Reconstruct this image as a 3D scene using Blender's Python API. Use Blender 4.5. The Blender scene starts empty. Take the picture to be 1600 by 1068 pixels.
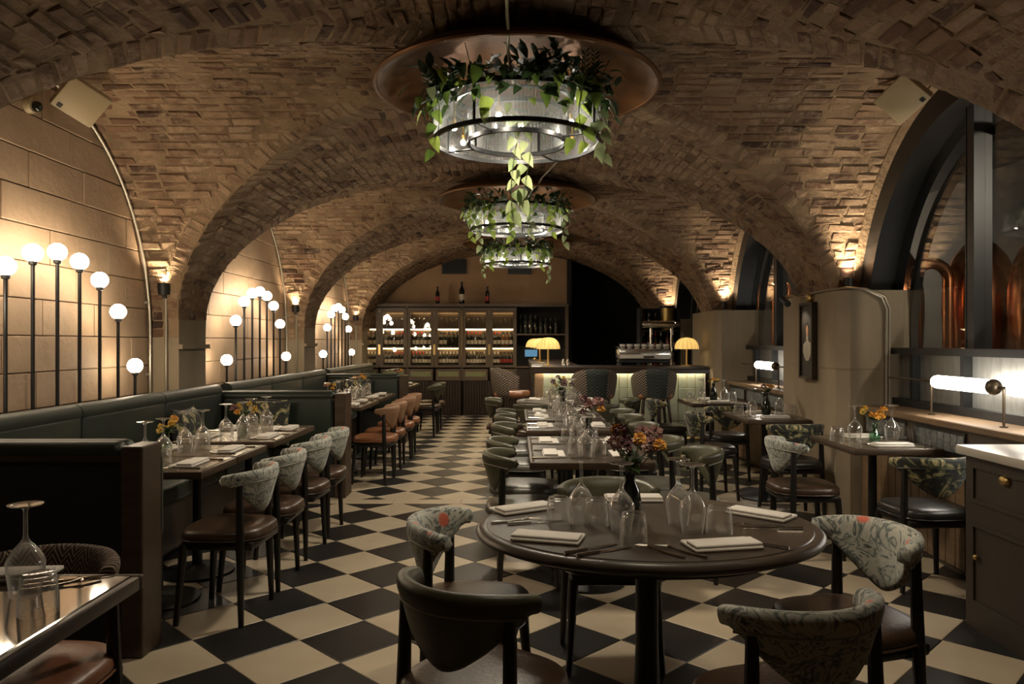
import bpy, bmesh, math, random
from mathutils import Vector, Matrix, Euler
random.seed(7)
PI = math.pi
scene = bpy.context.scene
COL = scene.collection
# ---------------------------------------------------------------- camera, world, exposure
FPX, CAMZ, VPX, VPY = 1180.0, 1.42, 808.0, 534.0
cam_d = bpy.data.cameras.new('camera')
cam_d.sensor_width = 36.0
cam_d.lens = FPX / 1600.0 * 36.0
cam_d.shift_x = -(VPX - 800.0) / 1600.0
cam_d.clip_start = 0.05
cam = bpy.data.objects.new('camera', cam_d)
cam.location = (0, 0, CAMZ)
cam.rotation_euler = (PI / 2, 0, 0)
COL.objects.link(cam)
scene.camera = cam
world = bpy.data.worlds.new('world')
scene.world = world
world.use_nodes = True
world.node_tree.nodes['Background'].inputs[0].default_value = (1.0, 0.8, 0.6, 1)
world.node_tree.nodes['Background'].inputs[1].default_value = 0.01
vs = scene.view_settings
vs.view_transform = 'Standard'
vs.look = 'None'
vs.exposure = 1.0
vs.gamma = 1.0
vs.use_curve_mapping = False
scene.cycles.caustics_refractive = False
scene.cycles.caustics_reflective = False
scene.cycles.max_bounces = 7
scene.cycles.diffuse_bounces = 4
scene.cycles.transparent_max_bounces = 12
scene.cycles.sample_clamp_indirect = 3.0
scene.cycles.adaptive_threshold = .03
# light strengths
E_GLOBE, E_BULB, E_TUBE, E_LED, W_DOWN, W_UP, W_UPL, W_ADDED_SPOT = 19.0, 230.0, 13.0, 6.0, 62.0, 30.0, 36.0, 24.0


def pix(px, py, z):
    """the point at height z that the photograph shows at (px, py)"""
    Y = FPX * (CAMZ - z) / (py - VPY)
    return (px - VPX) * Y / FPX, Y


# ---------------------------------------------------------------- mesh helpers
class MB:
    def __init__(s):
        s.v = []; s.f = []

    def add(s, vs_, fs, M=None):
        o = len(s.v)
        if M is not None:
            vs_ = [M @ Vector(p) for p in vs_]
        s.v += [tuple(p) for p in vs_]
        s.f += [tuple(i + o for i in q) for q in fs]
        return s

    def box(s, c, d, M=None):
        x, y, z = c; a, b, e = d[0] / 2, d[1] / 2, d[2] / 2
        vs_ = [(x + i * a, y + j * b, z + k * e) for k in (-1, 1) for j in (-1, 1) for i in (-1, 1)]
        return s.add(vs_, [(0, 2, 3, 1), (4, 5, 7, 6), (0, 1, 5, 4), (2, 6, 7, 3), (0, 4, 6, 2), (1, 3, 7, 5)], M)

    def bb(s, x0, x1, y0, y1, z0, z1, M=None):
        return s.box(((x0 + x1) / 2, (y0 + y1) / 2, (z0 + z1) / 2), (x1 - x0, y1 - y0, z1 - z0), M)

    def rbox(s, c, d, r, seg=2, M=None):
        key = (round(d[0], 4), round(d[1], 4), round(d[2], 4), round(r, 4), seg)
        if key not in RB:
            bm = bmesh.new()
            bmesh.ops.create_cube(bm, size=1.0)
            for v in bm.verts:
                v.co.x *= d[0]; v.co.y *= d[1]; v.co.z *= d[2]
            bmesh.ops.bevel(bm, geom=bm.edges[:], offset=r, segments=seg, affect='EDGES', profile=0.5)
            bm.verts.index_update()
            RB[key] = ([tuple(v.co) for v in bm.verts], [tuple(v.index for v in f.verts) for f in bm.faces])
            bm.free()
        vs_, fs = RB[key]
        return s.add([(p[0] + c[0], p[1] + c[1], p[2] + c[2]) for p in vs_], fs, M)

    def tube(s, pts, rad, n=8, cap=True, M=None):
        """tube along points; rad is a number or one per point"""
        pts = [Vector(p) for p in pts]
        R = rad if isinstance(rad, (list, tuple)) else [rad] * len(pts)
        vs_ = []; fs = []
        prev = None
        for i, p in enumerate(pts):
            t = (pts[min(i + 1, len(pts) - 1)] - pts[max(i - 1, 0)]).normalized()
            if prev is None:
                a = Vector((0, 0, 1)) if abs(t.z) < .9 else Vector((1, 0, 0))
                u = t.cross(a).normalized()
            else:
                u = (prev - t * prev.dot(t)).normalized()
            prev = u
            w = t.cross(u)
            for k in range(n):
                an = 2 * PI * k / n
                vs_.append(p + (u * math.cos(an) + w * math.sin(an)) * R[i])
        for i in range(len(pts) - 1):
            for k in range(n):
                a, b = i * n + k, i * n + (k + 1) % n
                fs.append((a, b, b + n, a + n))
        if cap:
            fs.append(tuple(range(n - 1, -1, -1)))
            m = (len(pts) - 1) * n
            fs.append(tuple(m + k for k in range(n)))
        return s.add(vs_, fs, M)

    def lathe(s, prof, n=16, c=(0, 0, 0), M=None, sx=1.0, sy=1.0, closed=False, a0=0.0, a1=2 * PI):
        """prof: list of (r, z)"""
        full = abs(a1 - a0 - 2 * PI) < 1e-6
        m = n if full else n + 1
        vs_ = []; fs = []
        for r, z in prof:
            for k in range(m):
                an = a0 + (a1 - a0) * k / n
                vs_.append((c[0] + r * sx * math.cos(an), c[1] + r * sy * math.sin(an), c[2] + z))
        L = len(prof)
        for i in range(L if closed else L - 1):
            j = (i + 1) % L
            for k in range(n):
                k2 = (k + 1) % m
                fs.append((i * m + k, i * m + k2, j * m + k2, j * m + k))
        if full and not closed:
            if prof[0][0] > 1e-5:
                fs.append(tuple(range(m - 1, -1, -1)))
            if prof[-1][0] > 1e-5:
                fs.append(tuple((L - 1) * m + k for k in range(m)))
        return s.add(vs_, fs, M)

    def ball(s, c, r, n=12, sz=1.0, M=None):
        k = max(4, n // 2)
        prof = [(max(1e-6, r * math.sin(PI * i / k)), -r * sz * math.cos(PI * i / k)) for i in range(k + 1)]
        return s.lathe(prof, n, c, M)

    def grid(s, P, M=None, flip=False, wrap=False):
        """P: rows of points"""
        h, w = len(P), len(P[0])
        fs = []
        for i in range(h - 1):
            for j in range(w if wrap else w - 1):
                j2 = (j + 1) % w
                q = (i * w + j, i * w + j2, (i + 1) * w + j2, (i + 1) * w + j)
                fs.append(q[::-1] if flip else q)
        return s.add([p for r in P for p in r], fs, M)

    def prism(s, poly, z0, z1, M=None):
        n = len(poly)
        vs_ = [(x, y, z0) for x, y in poly] + [(x, y, z1) for x, y in poly]
        fs = [tuple(range(n - 1, -1, -1)), tuple(range(n, 2 * n))]
        fs += [(k, (k + 1) % n, n + (k + 1) % n, n + k) for k in range(n)]
        return s.add(vs_, fs, M)

    def mesh(s, name, mat, smooth=35):
        me = bpy.data.meshes.new(name)
        me.from_pydata(s.v, [], s.f)
        if isinstance(mat, (list, tuple)):
            for m in mat: me.materials.append(m)
        else:
            me.materials.append(mat)
        if smooth:
            me.polygons.foreach_set('use_smooth', [True] * len(me.polygons))
            if smooth < 180:
                me.set_sharp_from_angle(angle=math.radians(smooth))
        me.update()
        return me

    def build(s, name, mat, parent=None, smooth=35):
        return obj(name, s.mesh(name, mat, smooth), parent)


RB = {}


def obj(name, me, parent=None, loc=None, rot=None, scale=None):
    o = bpy.data.objects.new(name, me)
    COL.objects.link(o)
    if parent is not None: o.parent = parent
    if loc is not None: o.location = loc
    if rot is not None: o.rotation_euler = rot
    if scale is not None: o.scale = scale
    return o


def tag(o, label, cat, group=None):
    o['label'] = label; o['category'] = cat
    if group: o['group'] = group
    return o


def thing(name, label, cat, loc=(0, 0, 0), rz=0.0, group=None):
    o = obj(name, None, None, loc, (0, 0, rz))
    o.empty_display_size = 0.1
    return tag(o, label, cat, group)


def struct(o, label):
    o['kind'] = 'structure'; o['label'] = label
    return o


CH = {}


def kids(o):
    if o.name not in CH or not CH[o.name]:
        CH[o.name] = list(o.children)
    return CH[o.name]


def dup(root, loc, rz=0.0, label=None, group=None, cat=None):
    def cp(o, par):
        c = o.copy(); COL.objects.link(c); c.parent = par
        for ch in kids(o): cp(ch, c)
        return c
    r = cp(root, None)
    r.location = loc; r.rotation_euler = (0, 0, rz)
    if label: r['label'] = label
    if group: r['group'] = group
    if cat: r['category'] = cat
    return r


USED = set()


def put(root, loc, rz, label, group=None):
    """first use moves the prototype itself, later uses copy it"""
    if root.name not in USED:
        kids(root)
        for k in kids(root): kids(k)
        USED.add(root.name)
        root.location = loc; root.rotation_euler = (0, 0, rz); root['label'] = label
        if group: root['group'] = group
        return root
    return dup(root, loc, rz, label, group)


ORD = ['first', 'second', 'third', 'fourth', 'fifth', 'sixth', 'seventh', 'eighth', 'ninth', 'tenth', 'eleventh', 'twelfth',
       'thirteenth', 'fourteenth', 'fifteenth', 'sixteenth', 'seventeenth', 'eighteenth']


def ordinal(i, n):
    return 'leftmost' if i == 0 else ('rightmost' if i == n - 1 else ORD[i] + ' from left')


# ---------------------------------------------------------------- materials
def nodes(name):
    m = bpy.data.materials.new(name); m.use_nodes = True
    nt = m.node_tree
    return m, nt, nt.nodes['Principled BSDF']


def N(nt, typ, **kw):
    n = nt.nodes.new(typ)
    for k, v in kw.items():
        if k.startswith('i_'):
            n.inputs[k[2:].replace('_', ' ')].default_value = v
        elif k.startswith('n_'):
            n.inputs[int(k[2:])].default_value = v
        else:
            setattr(n, k, v)
    return n


def rgb(c): return (c[0], c[1], c[2], 1.0)


def coords(nt, kind):
    if kind == 'world':
        return N(nt, 'ShaderNodeNewGeometry').outputs['Position']
    return N(nt, 'ShaderNodeTexCoord').outputs[kind]


def pm(name, c1, c2=None, scale=6.0, rough=.5, metal=0.0, bump=0.0, bscale=None, spec=.5, coat=0.0, co='Object',
       r2=None, detail=4.0, stretch=None, vary=0.0, sheen=0.0):
    m, nt, b = nodes(name)
    L = nt.links
    b.inputs['Base Color'].default_value = rgb(c1)
    b.inputs['Roughness'].default_value = rough
    b.inputs['Metallic'].default_value = metal
    b.inputs['Specular IOR Level'].default_value = spec
    if coat: b.inputs['Coat Weight'].default_value = coat
    if sheen: b.inputs['Sheen Weight'].default_value = sheen
    if c2 is not None or bump:
        v = coords(nt, co)
        if stretch:
            mp = N(nt, 'ShaderNodeMapping'); mp.inputs['Scale'].default_value = stretch
            L.new(v, mp.inputs[0]); v = mp.outputs[0]
        if vary:
            oi = N(nt, 'ShaderNodeObjectInfo')
            ad = N(nt, 'ShaderNodeVectorMath', operation='ADD')
            mu = N(nt, 'ShaderNodeMath', operation='MULTIPLY', n_1=37.0)
            L.new(oi.outputs['Random'], mu.inputs[0]); L.new(v, ad.inputs[0]); L.new(mu.outputs[0], ad.inputs[1])
            v = ad.outputs[0]
    if c2 is not None:
        no = N(nt, 'ShaderNodeTexNoise', i_Scale=scale, i_Detail=detail, i_Roughness=.6)
        L.new(v, no.inputs['Vector'])
        cr = N(nt, 'ShaderNodeValToRGB')
        cr.color_ramp.elements[0].position = .32; cr.color_ramp.elements[0].color = rgb(c1)
        cr.color_ramp.elements[1].position = .68; cr.color_ramp.elements[1].color = rgb(c2)
        L.new(no.outputs['Fac'], cr.inputs[0]); L.new(cr.outputs[0], b.inputs['Base Color'])
        if r2 is not None:
            mr = N(nt, 'ShaderNodeMapRange', n_3=rough, n_4=r2)
            L.new(no.outputs['Fac'], mr.inputs[0]); L.new(mr.outputs[0], b.inputs['Roughness'])
    if bump:
        nb = N(nt, 'ShaderNodeTexNoise', i_Scale=bscale or scale * 3, i_Detail=5.0, i_Roughness=.65)
        L.new(v, nb.inputs['Vector'])
        bu = N(nt, 'ShaderNodeBump', i_Strength=bump, i_Distance=.02)
        L.new(nb.outputs['Fac'], bu.inputs['Height']); L.new(bu.outputs[0], b.inputs['Normal'])
    return m


def emit(name, c, s):
    m, nt, b = nodes(name)
    b.inputs['Base Color'].default_value = rgb(c)
    b.inputs['Emission Color'].default_value = rgb(c)
    b.inputs['Emission Strength'].default_value = s
    b.inputs['Roughness'].default_value = .4
    return m


def ramp(nt, fac, stops, interp='LINEAR'):
    cr = N(nt, 'ShaderNodeValToRGB')
    cr.color_ramp.interpolation = interp
    e = cr.color_ramp.elements
    while len(e) < len(stops): e.new(0.5)
    for k, (p, c) in enumerate(stops):
        e[k].position = p; e[k].color = rgb(c)
    nt.links.new(fac, cr.inputs[0])
    return cr.outputs[0]


def brick_mat():
    m, nt, b = nodes('old_brick'); L = nt.links
    at = N(nt, 'ShaderNodeAttribute', attribute_name='rnd')
    oi = N(nt, 'ShaderNodeObjectInfo')
    ad = N(nt, 'ShaderNodeMath', operation='ADD'); L.new(at.outputs['Fac'], ad.inputs[0]); L.new(oi.outputs['Random'], ad.inputs[1])
    fr = N(nt, 'ShaderNodeMath', operation='FRACT'); L.new(ad.outputs[0], fr.inputs[0])
    base = ramp(nt, fr.outputs[0], [(0, (.05, .03, .024)), (.15, (.12, .066, .042)), (.40, (.22, .13, .078)), (.68, (.32, .215, .13)), (.85, (.25, .155, .095)), (1, (.13, .066, .04))])
    pos = coords(nt, 'world')
    # limewash and smeared mortar left in broad patches
    n1 = N(nt, 'ShaderNodeTexNoise', i_Scale=1.1, i_Detail=5.0, i_Roughness=.6); L.new(pos, n1.inputs['Vector'])
    n2 = N(nt, 'ShaderNodeTexNoise', i_Scale=11.0, i_Detail=8.0, i_Roughness=.75); L.new(pos, n2.inputs['Vector'])
    mx = N(nt, 'ShaderNodeMath', operation='MULTIPLY'); L.new(n1.outputs['Fac'], mx.inputs[0]); L.new(n2.outputs['Fac'], mx.inputs[1])
    mr = N(nt, 'ShaderNodeMapRange', n_1=.22, n_2=.32, n_3=0.0, n_4=.9); L.new(mx.outputs[0], mr.inputs[0])
    mix = N(nt, 'ShaderNodeMix', data_type='RGBA'); L.new(mr.outputs[0], mix.inputs['Factor'])
    L.new(base, mix.inputs['A']); mix.inputs['B'].default_value = rgb((.38, .275, .18))
    # soot stains
    n3 = N(nt, 'ShaderNodeTexNoise', i_Scale=2.3, i_Detail=6.0, i_Roughness=.65); L.new(pos, n3.inputs['Vector'])
    mr3 = N(nt, 'ShaderNodeMapRange', n_1=.50, n_2=.66, n_3=0.0, n_4=.85); L.new(n3.outputs['Fac'], mr3.inputs[0])
    mix2 = N(nt, 'ShaderNodeMix', data_type='RGBA'); L.new(mr3.outputs[0], mix2.inputs['Factor'])
    L.new(mix.outputs['Result'], mix2.inputs['A']); mix2.inputs['B'].default_value = rgb((.085, .045, .028))
    L.new(mix2.outputs['Result'], b.inputs['Base Color'])
    b.inputs['Roughness'].default_value = .82; b.inputs['Specular IOR Level'].default_value = .25
    nb = N(nt, 'ShaderNodeTexNoise', i_Scale=38.0, i_Detail=7.0, i_Roughness=.7); L.new(pos, nb.inputs['Vector'])
    bu = N(nt, 'ShaderNodeBump', i_Strength=.8, i_Distance=.010); L.new(nb.outputs['Fac'], bu.inputs['Height'])
    L.new(bu.outputs[0], b.inputs['Normal'])
    return m


def floral_mat(name, dark=False):
    m, nt, b = nodes(name); L = nt.links
    v = coords(nt, 'Object')
    n0 = N(nt, 'ShaderNodeTexNoise', i_Scale=8.0, i_Detail=4.0, i_Distortion=2.4); L.new(v, n0.inputs['Vector'])
    if dark:
        c = ramp(nt, n0.outputs['Fac'], [(0, (.012, .012, .012)), (.50, (.012, .014, .012)), (.56, (.16, .17, .08)), (.62, (.50, .40, .20)), (.68, (.02, .02, .018))])
    else:
        c = ramp(nt, n0.outputs['Fac'], [(0, (.03, .04, .04)), (.34, (.06, .075, .075)), (.39, (.42, .42, .36)), (.45, (.36, .37, .32)), (.475, (.07, .09, .09)), (.50, (.22, .25, .23)), (.53, (.50, .49, .42)), (.60, (.40, .40, .35)), (.635, (.05, .06, .06)), (.72, (.30, .31, .27))])
    n1 = N(nt, 'ShaderNodeTexVoronoi', i_Scale=8.0); L.new(v, n1.inputs['Vector'])
    mr = N(nt, 'ShaderNodeMapRange', n_1=.26, n_2=.18, n_3=0.0, n_4=1.0); L.new(n1.outputs['Distance'], mr.inputs[0])
    sep = N(nt, 'ShaderNodeSeparateColor'); L.new(n1.outputs['Color'], sep.inputs[0])
    gt = N(nt, 'ShaderNodeMath', operation='GREATER_THAN', n_1=.66); L.new(sep.outputs[0], gt.inputs[0])
    mu = N(nt, 'ShaderNodeMath', operation='MULTIPLY'); L.new(mr.outputs[0], mu.inputs[0]); L.new(gt.outputs[0], mu.inputs[1])
    mix = N(nt, 'ShaderNodeMix', data_type='RGBA'); L.new(mu.outputs[0], mix.inputs['Factor'])
    L.new(c, mix.inputs['A']); mix.inputs['B'].default_value = rgb((.50, .26, .05) if dark else (.62, .14, .08))
    L.new(mix.outputs['Result'], b.inputs['Base Color'])
    b.inputs['Roughness'].default_value = .75; b.inputs['Sheen Weight'].default_value = .2
    return m


def zigzag_mat(name, ca, cb, sx=30.0, sz=40.0, amp=.5):
    """woven herringbone cloth: stripes slanting one way then the other"""
    m, nt, b = nodes(name); L = nt.links
    v = coords(nt, 'UV' if False else 'Object')
    sp = N(nt, 'ShaderNodeSeparateXYZ'); L.new(v, sp.inputs[0])
    at = N(nt, 'ShaderNodeMath', operation='ARCTAN2'); L.new(sp.outputs[0], at.inputs[0]); L.new(sp.outputs[1], at.inputs[1])
    pp = N(nt, 'ShaderNodeMath', operation='PINGPONG', n_1=amp); L.new(at.outputs[0], pp.inputs[0])
    m1 = N(nt, 'ShaderNodeMath', operation='MULTIPLY', n_1=sx); L.new(pp.outputs[0], m1.inputs[0])
    m2 = N(nt, 'ShaderNodeMath', operation='MULTIPLY', n_1=sz); L.new(sp.outputs[2], m2.inputs[0])
    a = N(nt, 'ShaderNodeMath', operation='ADD'); L.new(m1.outputs[0], a.inputs[0]); L.new(m2.outputs[0], a.inputs[1])
    s = N(nt, 'ShaderNodeMath', operation='SINE'); L.new(a.outputs[0], s.inputs[0])
    c = ramp(nt, s.outputs[0], [(.35, ca), (.6, cb)])
    L.new(c, b.inputs['Base Color']); b.inputs['Roughness'].default_value = .8
    bu = N(nt, 'ShaderNodeBump', i_Strength=.5, i_Distance=.004); L.new(s.outputs[0], bu.inputs['Height']); L.new(bu.outputs[0], b.inputs['Normal'])
    return m


def pane_mat(name, tint=(1, 1, 1), gloss=.12, trans=.0, rough=.02):
    """thin glass: transparent with a fresnel reflection and, when frosted, some scatter"""
    m = bpy.data.materials.new(name); m.use_nodes = True
    nt = m.node_tree; nt.nodes.clear(); L = nt.links
    out = N(nt, 'ShaderNodeOutputMaterial')
    tr = N(nt, 'ShaderNodeBsdfTransparent'); tr.inputs[0].default_value = rgb(tint)
    gl = N(nt, 'ShaderNodeBsdfGlossy'); gl.inputs['Roughness'].default_value = rough; gl.inputs['Color'].default_value = (1, 1, 1, 1)
    fr = N(nt, 'ShaderNodeLayerWeight', i_Blend=.5)
    pw = N(nt, 'ShaderNodeMath', operation='POWER', n_1=4.5); L.new(fr.outputs['Facing'], pw.inputs[0])
    mr = N(nt, 'ShaderNodeMapRange', n_1=0.0, n_2=1.0, n_3=gloss, n_4=.95); L.new(pw.outputs[0], mr.inputs[0])
    mx = N(nt, 'ShaderNodeMixShader'); L.new(mr.outputs[0], mx.inputs[0]); L.new(tr.outputs[0], mx.inputs[1]); L.new(gl.outputs[0], mx.inputs[2])
    last = mx.outputs[0]
    if trans:
        tl = N(nt, 'ShaderNodeBsdfTranslucent'); tl.inputs[0].default_value = rgb((.9, .92, .92))
        df = N(nt, 'ShaderNodeBsdfDiffuse'); df.inputs[0].default_value = rgb((.8, .82, .82))
        m2 = N(nt, 'ShaderNodeMixShader', n_0=.4); L.new(tl.outputs[0], m2.inputs[1]); L.new(df.outputs[0], m2.inputs[2])
        m3 = N(nt, 'ShaderNodeMixShader', n_0=trans); L.new(last, m3.inputs[1]); L.new(m2.outputs[0], m3.inputs[2])
        last = m3.outputs[0]
    L.new(last, out.inputs[0])
    return m


def glassware(name):
    """thin stemware: clear face on, catching light along its edges"""
    m = bpy.data.materials.new(name); m.use_nodes = True
    nt = m.node_tree; nt.nodes.clear(); L = nt.links
    out = N(nt, 'ShaderNodeOutputMaterial')
    t = N(nt, 'ShaderNodeBsdfTransparent'); t.inputs[0].default_value = (.985, .98, .97, 1)
    g = N(nt, 'ShaderNodeBsdfGlossy'); g.inputs['Roughness'].default_value = .04
    tl = N(nt, 'ShaderNodeBsdfTranslucent'); tl.inputs[0].default_value = (.9, .88, .84, 1)
    f = N(nt, 'ShaderNodeLayerWeight', i_Blend=.5)
    p1 = N(nt, 'ShaderNodeMath', operation='POWER', n_1=3.0); L.new(f.outputs['Facing'], p1.inputs[0])
    r1 = N(nt, 'ShaderNodeMapRange', n_3=.09, n_4=.95); L.new(p1.outputs[0], r1.inputs[0])
    p2 = N(nt, 'ShaderNodeMath', operation='POWER', n_1=3.0); L.new(f.outputs['Facing'], p2.inputs[0])
    r2 = N(nt, 'ShaderNodeMapRange', n_3=.03, n_4=.85); L.new(p2.outputs[0], r2.inputs[0])
    m1 = N(nt, 'ShaderNodeMixShader'); L.new(r1.outputs[0], m1.inputs[0]); L.new(t.outputs[0], m1.inputs[1]); L.new(g.outputs[0], m1.inputs[2])
    m2 = N(nt, 'ShaderNodeMixShader'); L.new(r2.outputs[0], m2.inputs[0]); L.new(m1.outputs[0], m2.inputs[1]); L.new(tl.outputs[0], m2.inputs[2])
    L.new(m2.outputs[0], out.inputs[0])
    return m


def leaf_mat(name, ca, cb):
    m, nt, b = nodes(name); L = nt.links
    oi = N(nt, 'ShaderNodeObjectInfo')
    v = coords(nt, 'Object')
    n = N(nt, 'ShaderNodeTexNoise', i_Scale=26.0, i_Detail=3.0); L.new(v, n.inputs['Vector'])
    a = N(nt, 'ShaderNodeMath', operation='ADD'); L.new(oi.outputs['Random'], a.inputs[0]); L.new(n.outputs['Fac'], a.inputs[1])
    mr = N(nt, 'ShaderNodeMapRange', n_1=.3, n_2=1.5); L.new(a.outputs[0], mr.inputs[0])
    c = ramp(nt, mr.outputs[0], [(0, ca), (1, cb)])
    L.new(c, b.inputs['Base Color']); b.inputs['Roughness'].default_value = .38
    tl = N(nt, 'ShaderNodeBsdfTranslucent'); L.new(c, tl.inputs[0])
    mx = N(nt, 'ShaderNodeMixShader', n_0=.45)
    out = nt.nodes['Material Output']
    L.new(b.outputs[0], mx.inputs[1]); L.new(tl.outputs[0], mx.inputs[2]); L.new(mx.outputs[0], out.inputs[0])
    return m


M = {}
M['brick'] = brick_mat()
M['mortar'] = pm('lime_mortar', (.17, .115, .07), (.33, .235, .145), 3.0, .9, bump=.8, bscale=30, co='world', spec=.2)
M['plaster'] = pm('tan_plaster', (.34, .235, .15), (.43, .31, .21), 1.4, .75, bump=.6, bscale=5, co='world', spec=.3, r2=.55)
M['joint'] = pm('plaster_joint', (.26, .18, .115), None, rough=.9)
M['concrete'] = pm('worn_concrete', (.24, .195, .13), (.33, .265, .185), 2.2, .8, bump=.3, bscale=14, co='world', spec=.3, stretch=(1, 1, .35))
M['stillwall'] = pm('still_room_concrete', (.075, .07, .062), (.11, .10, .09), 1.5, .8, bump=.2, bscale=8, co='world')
M['backwall'] = pm('back_plaster', (.36, .22, .12), (.43, .275, .16), 2.0, .85, bump=.25, bscale=9, co='world', spec=.2)
M['cream'] = pm('cream_tile', (.50, .42, .30), (.40, .325, .225), 2.2, .34, co='world', r2=.5, detail=7)
M['black'] = pm('black_tile', (.010, .010, .010), (.022, .019, .016), 3.0, .3, co='world', r2=.45, detail=7)
M['grout'] = pm('floor_grout', (.05, .042, .032), None, rough=.9)
M['steel'] = pm('black_steel', (.013, .013, .013), None, rough=.42, metal=.3)
M['blackp'] = pm('black_paint', (.010, .010, .010), None, rough=.5)
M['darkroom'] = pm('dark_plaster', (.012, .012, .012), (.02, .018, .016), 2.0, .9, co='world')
M['conduit'] = pm('galvanised_conduit', (.42, .38, .31), None, rough=.35, metal=.75)
M['beige'] = pm('beige_box', (.42, .33, .19), None, rough=.5)
M['copper'] = pm('polished_copper', (.72, .30, .13), (.62, .24, .10), 2.5, .16, metal=1.0, r2=.28)
M['saucer'] = pm('gilded_saucer', (.20, .085, .025), (.09, .04, .014), 2.0, .4, metal=.6, bump=.2, bscale=4, r2=.6)
M['globe'] = emit('lit_globe', (1.0, .83, .60), E_GLOBE)
M['tubeg'] = emit('lit_tube', (1.0, .93, .82), E_TUBE)
M['bulb'] = emit('lit_bulb', (1.0, .90, .74), E_BULB)
M['led'] = emit('led_strip', (1.0, .72, .36), E_LED)
M['bronze'] = pm('dark_bronze', (.10, .075, .05), None, rough=.4, metal=.8)
M['brass'] = pm('aged_brass', (.55, .38, .15), None, rough=.35, metal=.9)
M['wood'] = pm('dark_wood', (.022, .014, .009), (.042, .026, .016), 5.0, .38, stretch=(1, 1, 6), detail=6, spec=.5)
M['woodm'] = pm('brown_wood', (.036, .022, .013), (.062, .038, .021), 5.0, .42, stretch=(1, 6, 6), detail=6)
M['woodl'] = pm('tan_wood', (.15, .095, .05), (.22, .14, .078), 5.0, .5, stretch=(6, 1, 6), detail=6)
M['cabinet'] = pm('cabinet_wood', (.085, .056, .032), (.12, .08, .046), 5.0, .5, stretch=(6, 6, 1), detail=6)
M['board'] = pm('sideboard_paint', (.028, .020, .014), (.038, .027, .018), 3.0, .5)
M['tabletop'] = pm('dark_tabletop', (.040, .029, .021), (.062, .046, .034), 4.0, .3, r2=.42, detail=6, vary=1)
M['tablel'] = pm('worn_zinc_tabletop', (.13, .105, .075), (.19, .155, .11), 5.0, .2, r2=.34, detail=6, metal=.35, vary=1)
M['tablef'] = pm('polished_tabletop', (.10, .082, .062), (.14, .115, .085), 5.0, .045, r2=.08, metal=.5)
M['legs'] = pm('black_wood_leg', (.012, .010, .008), None, rough=.36)
M['leather_b'] = pm('brown_leather', (.040, .023, .014), (.068, .038, .022), 7.0, .33, bump=.12, bscale=60, vary=1)
M['leather_r'] = pm('russet_leather', (.20, .075, .032), (.28, .115, .05), 7.0, .36, bump=.12, bscale=60, vary=1)
M['leather_g'] = pm('olive_leather', (.055, .053, .030), (.080, .076, .044), 7.0, .4, bump=.12, bscale=60, vary=1)
M['leather_k'] = pm('black_leather', (.016, .015, .013), (.028, .026, .022), 7.0, .32, bump=.1, bscale=60)
M['seat_g'] = pm('grey_green_leather', (.075, .072, .058), (.105, .10, .082), 7.0, .36, bump=.1, bscale=60, vary=1)
M['tan'] = pm('tan_suede', (.25, .135, .07), (.32, .18, .10), 7.0, .6, bump=.1, bscale=60, vary=1)
M['velvet'] = pm('green_velvet', (.005, .011, .006), (.010, .019, .010), 5.0, .5, sheen=.1)
M['piping'] = pm('welt', (.20, .185, .14), None, rough=.5)
M['floral'] = floral_mat('floral_fabric')
M['floral_d'] = floral_mat('dark_floral_fabric', True)
M['weave'] = zigzag_mat('woven_fabric', (.05, .032, .022), (.26, .18, .12), 90.0, 330.0, .16)
M['hound'] = zigzag_mat('houndstooth_fabric', (.018, .014, .012), (.34, .26, .19), 60.0, 190.0, .10)
M['chevron'] = zigzag_mat('chevron_fabric', (.012, .016, .014), (.05, .06, .05), 60.0, 150.0, .10)
M['linen'] = pm('linen', (.66, .62, .56), (.72, .68, .62), 30.0, .85, bump=.15, bscale=200)
M['cutlery'] = pm('cutlery_steel', (.55, .51, .45), None, rough=.22, metal=1.0)
M['chrome'] = pm('chrome', (.7, .67, .62), None, rough=.2, metal=1.0)
M['marble'] = pm('pale_marble', (.50, .46, .40), (.42, .38, .33), 4.0, .3, detail=8)
M['bartile'] = pm('sage_tile', (.30, .315, .235), (.255, .275, .205), 2.0, .22, vary=1)
M['bargrout'] = pm('gold_grout', (.55, .43, .22), None, rough=.6)
M['inlay'] = pm('blue_grey_tile', (.06, .075, .085), (.24, .25, .24), 30.0, .3, vary=1, detail=2)
M['pewter'] = pm('pewter_panel', (.21, .205, .19), (.30, .295, .27), 6.0, .3, metal=.7, r2=.42, stretch=(1, 6, 1))
M['bottle'] = pm('dark_bottle_glass', (.008, .010, .007), None, rough=.1, spec=.7)
M['bottle_a'] = pm('amber_bottle_glass', (.14, .05, .012), None, rough=.1, spec=.7)
M['bottle_s'] = pm('smoke_bottle_glass', (.05, .05, .045), None, rough=.1, spec=.7)
M['label'] = pm('paper_label', (.55, .49, .38), None, rough=.8)
M['label_r'] = pm('red_paper_label', (.30, .03, .025), None, rough=.7)
M['cap_r'] = pm('red_capsule', (.45, .035, .03), None, rough=.4)
M['cap_k'] = pm('black_capsule', (.02, .018, .016), None, rough=.4)
M['cap_w'] = pm('white_capsule', (.5, .46, .4), None, rough=.45)
M['cup'] = pm('white_china', (.55, .52, .46), None, rough=.25)
M['pane'] = pane_mat('window_pane', (.9, .9, .88), .03)
M['cabpane'] = pane_mat('cabinet_pane', (.95, .94, .92), .03)
M['ribbed'] = pane_mat('ribbed_glass', (.90, .92, .92), .18, .09, .12)
M['wineglass'] = pane_mat('stemware_glass', (.985, .98, .97), .045, 0, .0)
M['stemware'] = glassware('crystal_glass')
M['gvase'] = pane_mat('green_glass', (.35, .62, .45), .15)
M['leaf'] = leaf_mat('pothos_leaf', (.06, .12, .022), (.30, .38, .07))
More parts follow.
